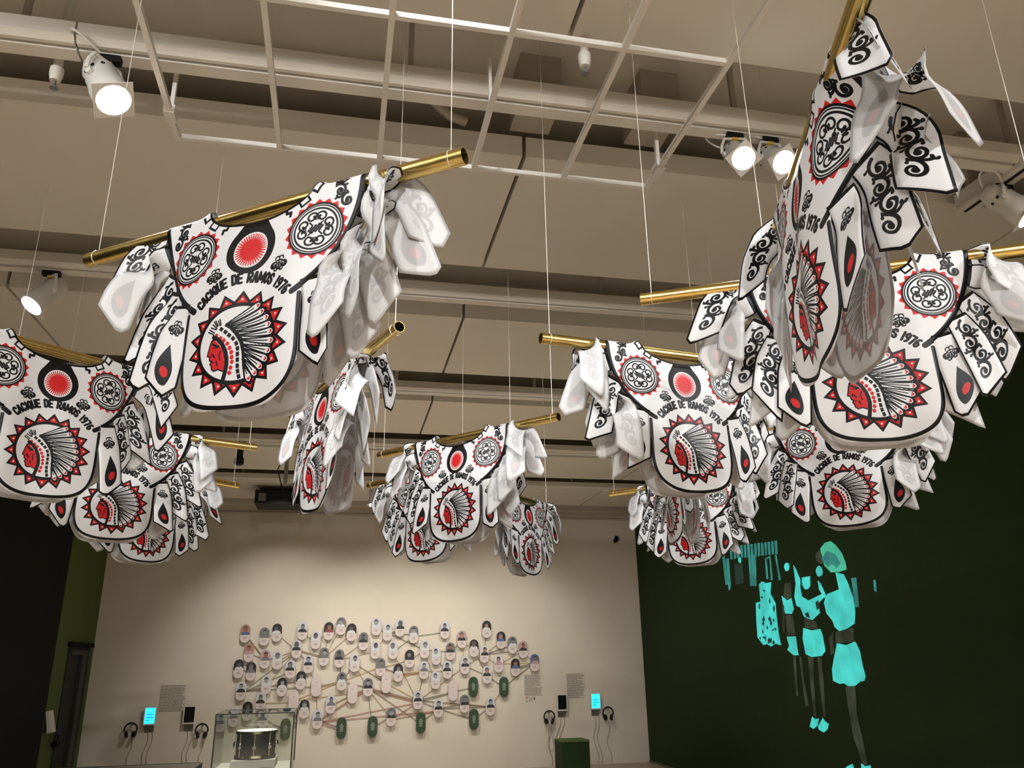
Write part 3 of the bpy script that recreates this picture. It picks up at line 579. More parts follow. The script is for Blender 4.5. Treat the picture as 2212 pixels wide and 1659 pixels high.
for k in 'A1:cob A2:gg A3:dw A4:cop A5:lk A6:lw A7:cdr A8:gw A9:dw A10:gk A12:cpg A13:lw A14:lk A15:gg A16:gk A18:dw A19:dg A20:lk A21:lk A22:lw A23:lw A24:dw A25:dw A27:gw A29:gk A30:lk A31:lk A32:dg A33:lg A35:dw A36:lg A37:lg A38:lg B1:lw B2:lw B3:lk B4:gw B5:lk B6:cpk B7:cdw B8:cdb B9:gw B10:cpk B11:lw B12:lw B13:lw B14:cgk B15:lw B16:dw B17:cwk B18:cwp B19:cbp B20:cdb B21:dk B22:lk B23:lk B24:lg B25:cwk B26:gg B27:dw B29:lw B33:lk B34:lk B35:gk B36:lk B37:gk'.split():
    a,v=k.split(':'); LOOK[a]=v
TONE={'d':(.012,.012,.014),'g':(.16,.16,.17),'l':(.55,.56,.60),'k':(.02,.02,.022),'w':(.62,.62,.61),'o':(.42,.22,.16),'p':(.46,.30,.30),'b':(.08,.12,.26),'r':(.24,.05,.06)}
M_BOARD=mat('pale_pink_board',(.66,.56,.53),.6,noise=.02); M_BGRN=mat('green_board',(.026,.060,.022),.6,noise=.05); M_INK=mat('ink_grey',(.30,.26,.25),.7); M_INKW=mat('ink_white',(.45,.5,.42),.7)
CW,CH=.072,.133
def arch(w,top,bot,n=9):
    return [(-w,bot)]+[(w,bot)]+[(w*math.cos(a),top-w+w*math.sin(a)) for a in np.linspace(0,math.pi,n)]
def cap(w,h,n=9): return [(w*math.cos(a),h-w+w*math.sin(a)) for a in np.linspace(0,math.pi,n)]+[(w*math.cos(a),-(h-w)+w*math.sin(a)) for a in np.linspace(math.pi,2*math.pi,n)]
FW=lambda a,b,t:(a,-t,b)
ME={}
def cached(key,fn):
    if key not in ME: ME[key]=fn()
    return ME[key]
def ell2(cx,cy,rx,ry,n=12): return [(cx+rx*math.cos(2*math.pi*i/n),cy+ry*math.sin(2*math.pi*i/n)) for i in range(n)]
ORD=['first','second','third','fourth','fifth','sixth','seventh','eighth','ninth','tenth','eleventh','twelfth','thirteenth','fourteenth','fifteenth','sixteenth']
names=sorted(BOARDS,key=lambda k:-BOARDS[k][1]); ROW={}; POS={}
rows=[names[i:i+11] for i in range(0,len(names),11)]
for ri,r in enumerate(rows):
    for ci,k in enumerate(sorted(r,key=lambda k:BOARDS[k][0])): ROW[k]=ri; POS[k]=ci
def where(k): return '%s in row %s'%(ORD[POS[k]],['one','two','three','four','five','six','seven','eight'][ROW[k]])
WORD={'d':'dark','g':'grey','l':'pale','w':'white','k':'black','o':'orange','p':'pink','b':'blue','r':'red'}
rnd=random.Random(5)
for k,(x,z) in BOARDS.items():
    if k in PLAIN: lab='plain pale pink oval name board, %s of the portrait wall'%where(k); mb=M_BOARD
    elif k in GREEN: lab='dark green oval title board, %s of the portrait wall'%where(k); mb=M_BGRN
    else:
        v=LOOK[k]; c=v[0]=='c'; lab='%s oval portrait, %s background, %s clothes, %s'%('colour' if c else 'black-and-white',WORD[v[-2]],WORD[v[-1]],where(k)); mb=M_BOARD
    tall=1.12 if k in PLAIN or k in GREEN else 1
    t=thing('portrait_board' if tall==1 else 'title_board',(x,YF-.035,z),lab,'wall board','oval boards on the portrait wall')
    MB_=lambda kk,pts,m,t0,t1: cached(kk,lambda:MB().prism(pts,FW,t0,t1).mesh(kk,m))
    link('board',MB_('board'+mb.name+str(tall),cap(CW,CH*tall),mb,0,.03),t)
    link('spacer',cached('spacer',lambda:MB().tube([(0,0,0),(0,.035,0)],.02,10).mesh('spacer',M_GREYP)),t)
    if tall>1:
        m=M_INKW if k in GREEN else M_INK
        def lines(n=7 if k in GREEN else 1):
            q=MB()
            for i in range(n): w=.035*(.5+.5*((i*37)%5)/4); zz=.05-i*.016; q.box(-w,-.0315,zz,w,-.03,zz+.006)
            return q.mesh('lettering',m)
        link('lettering',cached('lines'+m.name,lines),t)
        continue
    bg=TONE[v[-2]]; cl=TONE[v[-1]]
    mk=lambda nm,c_: mat('print_'+nm,c_,.55,noise=.12,scale=60)
    pho=link('photograph',MB_('ph'+v[-2],arch(CW-.001,CH-.001,-.018),mk(v[-2]+'bg',bg),.03,.032),t)
    sx=rnd.uniform(-.008,.008); kk=rnd.randint(0,2); s=1+.12*kk; skin=[(.10,.09,.085),(.30,.29,.28),(.19,.18,.175)][rnd.randint(0,2)]
    if v[0]=='c': skin=[(.28,.12,.07),(.38,.19,.14)][rnd.randint(0,1)]
    sh=[(-.064,-.018),(.064,-.018),(.058,.006),(.040*s,.022),(.016,.034),(-.016,.034),(-.040*s,.022),(-.058,.006)]
    link('shoulders',MB_('sh%s%d'%(v[-1],kk),sh,mk(v[-1]+'cl',cl),.0321,.0335),pho,(sx,0,0))
    link('face',MB_('fc%d%s'%(kk,skin),ell2(0,.060,.027*s,.035*s),mat('print_skin_%d'%(int(skin[0]*1000)),skin,.55),.0336,.035),pho,(sx,0,0))
    hc=(.02,.018,.018) if kk<2 else (.09,.085,.085)
    link('hair',MB_('hr%d'%kk,[(.029*s*math.cos(a),.066+.036*s*math.sin(a)) for a in np.linspace(-.1,math.pi+.1,9)]+[(-.018,.080),(.014,.084)],mat('print_hair_%d'%kk,hc,.6),.0351,.036),pho,(sx,0,0))
    link('caption',cached('caption',lambda:MB().box(-.03,-.0315,-.050,.03,-.03,-.045).box(-.022,-.0315,-.062,.022,-.03,-.057).box(-.026,-.0315,-.074,.026,-.03,-.069).mesh('caption',M_INK)),t)
TH='A1-A12t A1-A12n A4-A12n A2-A3t A3-A14t A14-A13t A14-A12t A14-A15n A14-A15t A14-A21n A14-A23t A14-A30g A5-A6g A6-A7t A7-A15t A8-A15t A9-A15t A10-A16t B11-A16t A18-A19n A19-A30n A20-A30g A25-A30n A26-A30n A16-A27n A21-A26t A26-A27n A27-A26t A27-A29n A27-B26y A22-A27n A22-A29t A22-B28n A28-A29t A27-A34y A28-A34y A29-A36t A29-A37r A29-A37t A26-A37t A29-A41g A36-A28t A34-A31t A37-A40n A38-A39n A29-B33r A29-B33n A29-B33t A29-B38n A29-B37t B33-B37r B33-A37r B33-B36n B33-B34n B33-B22t B33-B12t B33-B30g B33-B31n B34-B35n B34-B36n B34-B39n B34-B38n B37-B34r B35-B36n B36-B39n B36-B32t B32-B19n B32-B25n B25-B22n B25-B16n B22-B17t B22-B6y B6-B14t B6-B16t B13-B2n B13-B14n B13-B21t B21-B26t B26-B27n B27-B24r B27-B24t B24-B23t B24-B28y B24-B33g B28-B33y B12-B4g B4-B5g B2-B4n B2-B3g B1-B2t B7-B17g B8-B17t B9-B17n B10-B17n B10-B18t B17-B18t B18-B19y B20-B19n B20-B19g B10-B19t B10-B20t B13-B29t B15-B23g B2-B11t A40-A37r A41-B37n B26-B11t A37-B34r'.split()
TC={'t':('tan',(.42,.27,.15)),'n':('brown',(.13,.08,.05)),'g':('green',(.14,.19,.10)),'y':('yellow',(.62,.42,.10)),'r':('russet',(.36,.10,.06))}
for q in TH:
    a,b_=q[:-1].split('-'); c=q[-1]; A_=Vector((BOARDS[a][0],YF-.012,BOARDS[a][1])); B_=Vector((BOARDS[b_][0],YF-.012,BOARDS[b_][1]))
    off={'t':0,'n':.012,'g':-.012,'y':.02,'r':-.022}[c]; A_.z+=off-.02; B_.z+=off-.02
    MB().tube([A_,B_],.0042,5).obj('thread',mat('thread_'+c,TC[c][1],.8),label='%s thread stretched from board %s to board %s'%(TC[c][0],where(a),where(b_)),cat='thread',group='threads between the oval boards')
# wall texts
def text_block(x0,x1,z0,z1,n,lab,seed):
    r=random.Random(seed); q=MB(); st=(z1-z0)/n
    for i in range(n):
        z=z1-(i+.5)*st; xe=x1-r.uniform(0,.05)*(1 if i%6 else 3); x=x0
        while x<xe-.01:
            w=min(r.uniform(.012,.05),xe-x); q.box(x,YF-.0015,z-st*.24,x+w,YF-.0005,z+st*.24); x+=w+.006
    return q.obj('wall_text',mat('text_ink',(.16,.14,.12),.7),label=lab,cat='wall text')
text_block(-2.466,-2.10,.945,1.311,24,'block of small dark wall lettering above the left pair of tablets',1)
text_block(2.975,3.275,1.03,1.345,22,'block of small dark wall lettering right of the portraits',2)
text_block(3.675,3.985,.975,1.35,26,'block of small dark wall lettering above the right pair of tablets',3)
t=thing('logo_panel',(3.06,YF,.975),'small row of sponsor marks under the middle wall text','logo')
MB().box(-.07,-.002,.02,-.03,0,.035).obj('mark',mat('logo_red',(.4,.05,.05),.6),t); MB().box(-.07,-.002,-.03,-.035,0,-.018).obj('mark',MATS['text_ink'],t); MB().box(.06,-.002,-.01,.085,0,.035).obj('mark',MATS['text_ink'],t)
for z in (.03,.012,-.006,-.024): MB().box(-.02,-.0018,z,.045,0,z+.005).obj('line',MATS['text_ink'],t)
# tablets and headphones
M_BLUE=mat('lit_blue_screen',(.02,.50,.80),emit=1.6); M_BLUE2=mat('lit_blue_screen_dark',(.01,.22,.50),emit=1.2)
M_TABW=mat('tablet_white',(.70,.66,.60),.4); M_SCR=mat('screen_off',(.006,.006,.007),.15)
def hang_cable(t,x0,z0,x1,z1,sag,n=14,r=.004,m=None):
    pts=[(x0+(x1-x0)*u+.03*math.sin(u*9),-.012,z0+(z1-z0)*u-sag*math.sin(math.pi*u)) for u in np.linspace(0,1,n)]
    MB().tube(pts,r,6).obj('cable',m or MATS['cable_grey'],t,True)
mat('cable_grey',(.34,.30,.25),.6)
def tablet(x,z,lit,lean,lab,wall='far'):
    t=thing('tablet',(x,YF,z),lab,'tablet'); w,h_=.085,.125
    MB().box(-w,-.075,-h_,w,-.055,h_).obj('case',M_TABW,t)
    scr=MB().box(-w+.016,-.0765,-h_+.02,w-.016,-.075,h_-.02).obj('screen',M_BLUE if lit else M_SCR,t)
    if lit:
        for dz,ww in ((.02,.05),(-.02,.055),(-.06,.03)): MB().box(-.05,-.0775,dz-.007,-.05+ww*1.8,-.0765,dz+.007).obj('picture',M_BLUE2,scr)
    MB().prism([(-.055,-h_),(-.055,-h_-.005),(0,-h_-.10),(0,h_-.05),(-.055,h_-.03)],lambda a,b,t_:(t_,a,b),-.06,.06).obj('bracket',M_GREYP,t)
    hang_cable(t,-.03,-h_-.05,-.02+lean,-z+.02,0); hang_cable(t,.03,-h_-.05,.04+lean,-z+.02,0)
tablet(-2.555,.903,True,.0,'lit blue tablet, left one of the pair at the left end of the wall')
tablet(-2.02,.903,False,.0,'switched-off tablet, right one of the pair at the left end of the wall')
tablet(3.567,.925,False,-.12,'switched-off tablet, left one of the pair at the right end of the wall')
tablet(4.123,.93,True,.02,'lit blue tablet, right one of the pair at the right end of the wall')
def headphones(x,z,lab,rz=0,loop=False):
    t=thing('headphones',(x,YF,z),lab,'headphones')
    MB().tube([(0,0,.085),(0,-.10,.085)],.012,8).obj('hook',M_GREYP,t,True)
    MB().tube([(.085*math.sin(a),-.07,.02+.085*math.cos(a)) for a in np.linspace(-1.9,1.9,21)],.011,8).obj('headband',M_BLKP,t,True)
    for s in (-1,1): MB().lathe([(-.022,0),(-.022,.035),(-.01,.045),(.012,.045),(.02,.036),(.02,0)],(s*.052,-.07,-.045),(s*.9,-.2,-.25),16).obj('ear_cup',M_BLKP,t,True)
    if loop:
        MB().tube([(0,-.05,-.08),(-.01,-.02,-.3),(0,-.02,-.46),(.05,-.02,-.47),(.07,-.02,-.42),(.05,-.02,-.25),(.03,-.03,-.08)],.004,6).obj('cable',MATS['cable_grey'],t,True)
    hang_cable(t,.0,-.08,.02,-z+.02,0)
headphones(-2.79,.71,'headphones hanging at the far left of the end wall')
headphones(-1.83,.67,'headphones right of the switched-off tablet on the left')
headphones(3.35,.70,'headphones with a looped cable left of the switched-off tablet on the right',loop=True)
headphones(4.32,.73,'headphones right of the lit blue tablet on the right')
# security camera
t=thing('security_camera',(4.64,YF,3.5),'small white dome camera high on the end wall','camera')
MB().lathe([(0,0),(0,.06),(.03,.06),(.05,.045)],(0,0,.02),(0,-1,0),18).obj('mount',M_WHITE,t,True); MB().lathe([(.04,.04),(.09,.036),(.12,.02),(.125,0)],(0,0,.0),(-.5,-1,-.3),16).obj('eye',M_BLKP,t,True)
# pedestal
t=thing('pedestal',(3.42,12.2,0),'square dark green pedestal standing before the end wall','pedestal')
MB().box(-.205,-.2,0,.205,.2,.455).obj('column',M_GREEN,t); MB().box(-.21,-.205,.455,.21,.205,.475).obj('top',M_GREEN2,t)
# listening post on the green left wall
t=thing('listening_post',(XL,11.66,.95),'white tablet seen edge-on on the olive wall beside the doorway','tablet')
MB().prism([(0,.12),(.03,.13),(.10,-.12),(.05,-.13)],lambda a,b,c:(a,c,b),-.09,.09).obj('case',M_TABW,t); MB().box(0,-.03,-.12,.05,.03,-.06).obj('bracket',M_BLKP,t)
MB().box(.02,-.06,.131,.03,.06,.134).obj('port',M_BLKP,t)
t=thing('headphones',(XL,11.95,.72),'dark headphones below the edge-on tablet on the olive wall','headphones')
MB().tube([(.06,.07*math.sin(a),.07*math.cos(a)) for a in np.linspace(-2,2,17)],.012,8).obj('headband',M_BLKP,t,True); MB().tube([(0,0,.07),(.09,0,.07)],.01,8).obj('hook',M_GREYP,t,True)
for s in (-1,1): MB().lathe([(-.02,0),(-.02,.04),(.02,.04),(.02,0)],(.06,s*.045,-.05),(0,1,0),14).obj('ear_cup',M_BLKP,t,True)

# ---------------------------------------------------------------- glass cases and the drum
def glass():
    m=bpy.data.materials.new('clear_glass'); m.use_nodes=True; n=m.node_tree.nodes; l=m.node_tree.links
    out=[x for x in n if x.type=='OUTPUT_MATERIAL'][0]; g_=n.new('ShaderNodeBsdfGlossy'); g_.inputs['Roughness'].default_value=.02; tr=n.new('ShaderNodeBsdfTransparent'); tr.inputs[0].default_value=(.93,.96,.94,1)
    fr=n.new('ShaderNodeFresnel'); fr.inputs[0].default_value=1.5; nz=n.new('ShaderNodeTexNoise'); nz.inputs['Scale'].default_value=2; ms=n.new('ShaderNodeMixShader')
    l.new(fr.outputs[0],ms.inputs[0]); l.new(tr.outputs[0],ms.inputs[1]); l.new(g_.outputs[0],ms.inputs[2]); l.new(ms.outputs[0],out.inputs[0]); return m
M_GLASS=glass(); M_EDGE=mat('glass_edge',(.015,.03,.022),.3); M_PLINTH=mat('plinth_grey',(.36,.34,.30),.6)
def vitrine(x0,x1,y0,y1,zb,zt,lab):
    t=thing('display_case',((x0+x1)/2,(y0+y1)/2,0),lab,'display case'); w=(x1-x0)/2; d_=(y1-y0)/2
    MB().box(-w,-d_,0,w,d_,zb).obj('plinth',M_PLINTH,t)
    for a in ((-w,-d_,zb,w,-d_+.006,zt),(-w,d_-.006,zb,w,d_,zt),(-w,-d_+.006,zb,-w+.006,d_-.006,zt),(w-.006,-d_+.006,zb,w,d_-.006,zt),(-w,-d_,zt,w,d_,zt+.006)): MB().box(*a).obj('pane',M_GLASS,t)
    e=.0045
    for sx in (-w,w):
        for sy in (-d_,d_): MB().box(sx-e,sy-e,zb,sx+e,sy+e,zt+.006).obj('edge',M_EDGE,t)
    for sy in (-d_,d_): MB().box(-w,sy-e,zt+.001,w,sy+e,zt+.008).obj('edge',M_EDGE,t)
    for sx in (-w,w): MB().box(sx-e,-d_,zt+.001,sx+e,d_,zt+.008).obj('edge',M_EDGE,t)
vitrine(-.90,-.30,7.2,7.8,.80,1.21,'glass case holding the snare drum at the bottom of the view')
vitrine(-2.05,-.98,6.6,7.25,.74,.86,'low glass case left of the drum case')
t=thing('snare_drum',(-.60,7.48,.86),'black snare drum with a white head inside the glass case','drum')
M_CHR=mat('chrome',(.75,.75,.73),.12,metal=1)
she=MB().lathe([(0,0),(0,.155),(.20,.155),(.20,.0)],(0,0,0),(0,0,1),40).obj('shell',mat('drum_shell',(.02,.026,.03),.22),t,True)
MB().lathe([(.20,0),(.20,.158),(.212,.158),(.214,.15),(.214,0)],(0,0,0),(0,0,1),40).obj('head',mat('drum_head',(.78,.76,.70),.5),t,True)
for z in (.012,.192): MB().lathe([(z,.156),(z,.166),(z+.018,.166),(z+.018,.156)],(0,0,0),(0,0,1),40).obj('hoop',M_CHR,t,True)
for i in range(8):
    a=math.pi*2*i/8-math.pi/2; x,y=.163*math.cos(a),.163*math.sin(a)
    MB().lathe([(.08,0),(.08,.012),(.095,.018),(.115,.018),(.13,.012),(.13,0)],(x,y,0),(0,0,1),10).obj('lug',M_CHR,she,True); MB().tube([(x,y,.02),(x,y,.2)],.004,6).obj('tension_rod',M_CHR,t,True)
MB().box(-.17,-.17,-.055,.17,.17,0).obj('drum_stand',M_PLINTH,t)

# ---------------------------------------------------------------- projected film on the right wall
t=thing('projected_film',(XR,8.6,1.5),'projected cyan film of dancing costumed figures on the dark green wall','projection')
FC={'c':mat('film_cyan',rgb(72,214,205),emit=FILM_E),'t':mat('film_teal',rgb(60,160,152),emit=FILM_E*.75),'d':mat('film_dim_teal',rgb(22,52,48),emit=FILM_E*.8),'s':mat('film_dim_skin',rgb(62,72,56),emit=FILM_E*.8),'g':mat('film_sea_green',rgb(80,200,165),emit=FILM_E*.9)}
def mottled(m,lo):
    n=m.node_tree.nodes; l=m.node_tree.links; b=n['Principled BSDF']; tc=n.new('ShaderNodeTexCoord'); nz=n.new('ShaderNodeTexNoise'); nz.inputs['Scale'].default_value=5; nz.inputs['Detail'].default_value=5
    mr=n.new('ShaderNodeMapRange'); mr.inputs[1].default_value=.35; mr.inputs[2].default_value=.65; e=b.inputs['Emission Strength'].default_value; mr.inputs[3].default_value=e*lo; mr.inputs[4].default_value=e*1.08
    l.new(tc.outputs['Object'],nz.inputs['Vector']); l.new(nz.outputs[0],mr.inputs[0]); l.new(mr.outputs[0],b.inputs['Emission Strength'])
for c_,lo_ in (('c',.72),('t',.45),('s',.25),('g',.6)): mottled(FC[c_],lo_)
for i,(nm,c,pts) in enumerate(FILM):
    off=.002+.00012*i
    MB().prism([(y-8.6,z-1.5) for y,z in pts],lambda a,b,t_:(-t_,a,b),0,off).obj(nm,FC[c],t)

# ---------------------------------------------------------------- projector on its pole
t=thing('projector',(-.86,11.9,3.81),'black video projector hanging under the ceiling by the far slots','projector')
MB().box(-.36,-.25,-.09,.36,.30,.10).obj('housing',M_BLKP,t); MB().box(-.31,-.256,-.06,-.21,-.25,.05).obj('vent',M_GREYP,t); MB().box(-.24,-.2,.10,-.02,.2,.125).obj('lid',M_BLKP,t)
MB().lathe([(0,.07),(.06,.07),(.06,.05),(.03,.04)],(.2,-.25,0),(0,-1,0),20).obj('lens',M_BLKP,t,True); MB().box(-.30,-.2,.10,-.22,.2,.13).obj('foot',M_BLKP,t)
MB().lathe([(.0,.10),(.04,.09),(.07,.05),(.08,.02),(.30,.02)],(.15,.0,.10),(0,0,1),16).obj('ceiling_mount',M_POLE,t,True)
t=thing('mount_pole',(-.62,8.8,3.42),'slim dark steel pole hanging beside the projector','pole')
MB().box(-.02,-.02,0,.02,.02,.92).obj('post',M_POLE,t); MB().box(-.05,-.04,.28,.03,.05,.36).obj('clamp',M_BLKP,t); MB().tube([(-.03,0,.3),(-.09,0,.15),(-.03,0,-.05),(0,0,-.1)],.006,6).obj('cable',M_BLKP,t,True)

# ---------------------------------------------------------------- spotlights
def par_can(tp,drop,d,lab,k=1.0,power=0,target=None,m=None,name='spotlight',lit=True,angle=70):
    m=m or M_WHITE; d=Vector(d).normalized(); tp=Vector(tp); c=Vector((0,0,-drop)); t=thing(name,tp,lab,'spotlight')
    s=d.cross(Vector((0,0,1))).normalized()
    MB().box(-.05*k,-.018*k,-.03*k,.05*k,.018*k,.0).obj('adapter',M_BLKP,t)
    bd=MB().lathe([(-.13*k,0),(-.13*k,.03*k),(-.115*k,.05*k),(-.06*k,.066*k),(.045*k,.066*k),(.055*k,.073*k),(.13*k,.073*k),(.13*k,.064*k),(.10*k,.062*k),(.10*k,0)],c,d,28).obj('body',m,t,True)
    MB().lathe([(.110*k,0),(.110*k,.063*k),(.128*k,.058*k),(.137*k,.03*k),(.139*k,0)],c,d,28).obj('lens',M_LENS if lit else M_GREYP,bd,True)
    u=s.cross(d).normalized(); f=MB(); R1,R2=.105*k,.066*k
    o=[c+d*.132*k+s*(R1*math.cos(a)*1.0)+u*(R1*math.sin(a)) for a in [math.pi/4+math.pi/2*i for i in range(4)]]
    ring=[]; n=16
    for i in range(n):
        a=2*math.pi*i/n+math.pi/4; q=R1*min(1/abs(math.cos(a-math.pi/4)+1e-9),1/abs(math.sin(a-math.pi/4)+1e-9))*.72
        ring.append((c+d*.132*k+s*(q*math.cos(a))+u*(q*math.sin(a)),c+d*.132*k+s*(R2*math.cos(a))+u*(R2*math.sin(a))))
    V=[p for a in ring for p in a]+[p+d*.003*k for a in ring for p in a]; F=[]
    for i in range(n):
        j=(i+1)%n; F+=[(2*i,2*j,2*j+1,2*i+1),(2*n+2*i+1,2*n+2*j+1,2*n+2*j,2*n+2*i),(2*i,2*n+2*i,2*n+2*j,2*j),(2*i+1,2*j+1,2*n+2*j+1,2*n+2*i+1)]
    MB().add(V,F).obj('gel_frame',m,bd)
    y=MB(); w=.082*k
    y.tube([c+s*w-d*.01,c+s*w+Vector((0,0,.05*k)),c+s*(w*.75)+Vector((0,0,drop*.75)),Vector((0,0,-.03*k)),c-s*(w*.75)+Vector((0,0,drop*.75)),c-s*w+Vector((0,0,.05*k)),c-s*w-d*.01],.009*k,8)
    y.obj('yoke',m,t,True)
    for sg in (-1,1): MB().lathe([(0,0),(0,.014*k),(.014*k,.014*k),(.014*k,0)],c+s*(sg*.066*k),s*sg,12).obj('pivot_knob',M_WHITE,t,True)
    MB().box(-.018*k,-.012*k,-.045*k,.018*k,.012*k,-.028*k).obj('tape',M_YEL,t)
    v=MB()
    for i in range(4):
        a=-.9+.6*i; p=c-d*.03*k+(s*math.cos(a)+u*math.sin(a))*.064*k; v.lathe([(0,.0),(0,.008*k),(.004*k,.008*k),(.004*k,0)],p,(s*math.cos(a)+u*math.sin(a)),10)
    v.obj('vent_holes',M_DARK,bd)
    q=c-d*.12*k; MB().tube([Vector(p) for p in bez(q,q-d*.12*k+s*.10*k,s*.26*k+Vector((0,0,.03*k)),s*.04*k+Vector((0,0,-.01*k)),16)],.006*k,8).obj('cable',M_WHITE,t,True)
    if power:
        L=spot((0,0,0),(0,0,-1),power,angle,.7,.05,WARM); wd=tp+c+d*.17*k; L.location=wd
        tg=Vector(target) if target else wd+d; L.rotation_euler=(tg-wd).to_track_quat('-Z','Y').to_euler()
    return t
for a in CANS: par_can(*a[0],**a[1])
t=thing('track_spot',(-1.14,9.0,3.885),'black cylindrical track spot hanging behind a brass tube end','spotlight')
MB().box(-.06,-.05,-.03,.06,.05,.02).obj('adapter',M_BLKP,t); MB().lathe([(0,.03),(-.03,.05),(-.05,.035),(-.14,.035),(-.17,.05),(-.22,.05),(-.235,.035),(-.235,0)],(0,0,0),(0,0,1),20).obj('body',M_BLKP,t,True)

# ---------------------------------------------------------------- brass tubes and tunics
Q=.73; ZT=1.6+1.55*Q; RT=.029*Q; A=.445*Q
def hollow(L,ro,ri,n=36,m=17):
    V=[];F=[]
    xs=np.linspace(-L/2,L/2,m)
    for r in (ro,ri):
        for x in xs:
            for k in range(n): a=2*math.pi*k/n; V.append((x,r*math.cos(a),r*math.sin(a)))
    q=m*n
    for i in range(m-1):
        for k in range(n):
            k2=(k+1)%n; F.append((i*n+k,i*n+k2,(i+1)*n+k2,(i+1)*n+k)); F.append((q+i*n+k2,q+i*n+k,q+(i+1)*n+k,q+(i+1)*n+k2))
    for i in (0,m-1):
        for k in range(n): F.append((i*n+k,i*n+(k+1)%n,q+i*n+(k+1)%n,q+i*n+k))
    b=MB(); b.add(V,F); me=b.mesh('pipe',M_BRASS,True); return me
PIPE=hollow(1.70*Q,RT,RT-.0018)
def slot_at(y):
    r=(y-(TR0-.29))%PER; return r<PER-1.22
def tube(x,y,yaw,lab):
    t=thing('brass_tube',(x,y,ZT),lab,'brass tube','brass tubes hung from the ceiling',math.radians(yaw))
    link('pipe',PIPE,t)
    for s in (-.80*Q,.80*Q):
        yy=y+s*math.sin(math.radians(yaw)); top=(DZ if slot_at(yy) else H)-ZT-.001
        MB().tube([(s,0,RT-.002),(s,0,top)],.0012,6).obj('suspension_wire',M_STEEL,t,True)
        MB().tube([(s+.0,(RT+.0008)*math.sin(a),(RT+.0008)*math.cos(a)) for a in np.linspace(0,2*math.pi,17)],.0010,6).obj('wire_loop',M_STEEL,t,True)
NECK=(.54,.26)
class Drape:
    def __init__(s,**k):
        s.flare=k.get('flare',.05); s.curl=k.get('curl',.35); s.swing=k.get('swing',0); s.twist=k.get('twist',0); s.bow=k.get('bow',.03)*Q; s.ph=k.get('ph',0); s.bend=k.get('bend',(0,0))
    def __call__(s,u,v):
        u=np.asarray(u,float); v=np.asarray(v,float); r=RT+.0025; L=np.abs(v)*A; sg=np.where(v>=0,1.,-1.); th=L/r; on=th<math.pi/2
        hang=np.maximum(0,L-r*math.pi/2)
        y=np.where(on,r*np.sin(th),r); z=np.where(on,r*np.cos(th),-hang)
        y=y+s.flare*hang+s.bow*np.sin(np.clip(hang/(.78*Q),0,1)*math.pi)*(1-np.clip(np.abs(u)/.95,0,1)**2)
        y=y-s.curl*np.maximum(0,np.abs(u)-.35)**2*hang*1.1
        y=y+Q*(.010*np.sin(u*5.3+s.ph+2*sg)*np.clip(hang/(.3*Q),0,1)+.004*np.sin(u*11+s.ph*2)*np.clip(hang/(.2*Q),0,1))
        z=z+Q*.022*np.exp(-((np.abs(u)-NECK[0])/.07)**2)*np.exp(-(L/(.05*Q))**2)
        Y=y*sg+s.swing*hang+s.twist*u*hang
        hb=np.clip(hang/(.16*Q),0,1)
        Y=Y-Q*hb*(s.bend[0]*np.maximum(0,-u-.05)**2+s.bend[1]*np.maximum(0,u-.05)**2)
        return np.stack([u*A,-Y,z],-1)
    def jac(s,u,v,du,dv,e=1e-3):
        p=s(u,v); q=s(u+du*e,v+dv*e); d=(q-p); return d/np.linalg.norm(d)
def grid_mesh(name,P,uv,mats,out,nu,nv,closed=False):
    V=P.reshape(-1,3); F=[];UV=[]
    for i in range(nu-(0 if closed else 1)):
        i2=(i+1)%nu
        for j in range(nv-1):
            F.append((i*nv+j,i2*nv+j,i2*nv+j+1,i*nv+j+1))
    a,b,c=(V[F[len(F)//3][k]] for k in (0,1,2)); nrm=np.cross(b-a,c-a)
    ref=out(F[len(F)//3])
    if nrm@ref<0: F=[f[::-1] for f in F]
    UV=uv(F)
    return mesh(name,V,F,mats,True,UV)
def body_uv(u,v,back): return ((-u if back else u)+1.06)/2.12,1-abs(v)/1.9
def add_sheet(name,me,parent,th=.0008):
    o=link(name,me,parent); s=o.modifiers.new('thickness','SOLIDIFY'); s.thickness=th; s.offset=-1; s.material_offset=1; s.material_offset_rim=1; s.use_even_offset=False
    return o
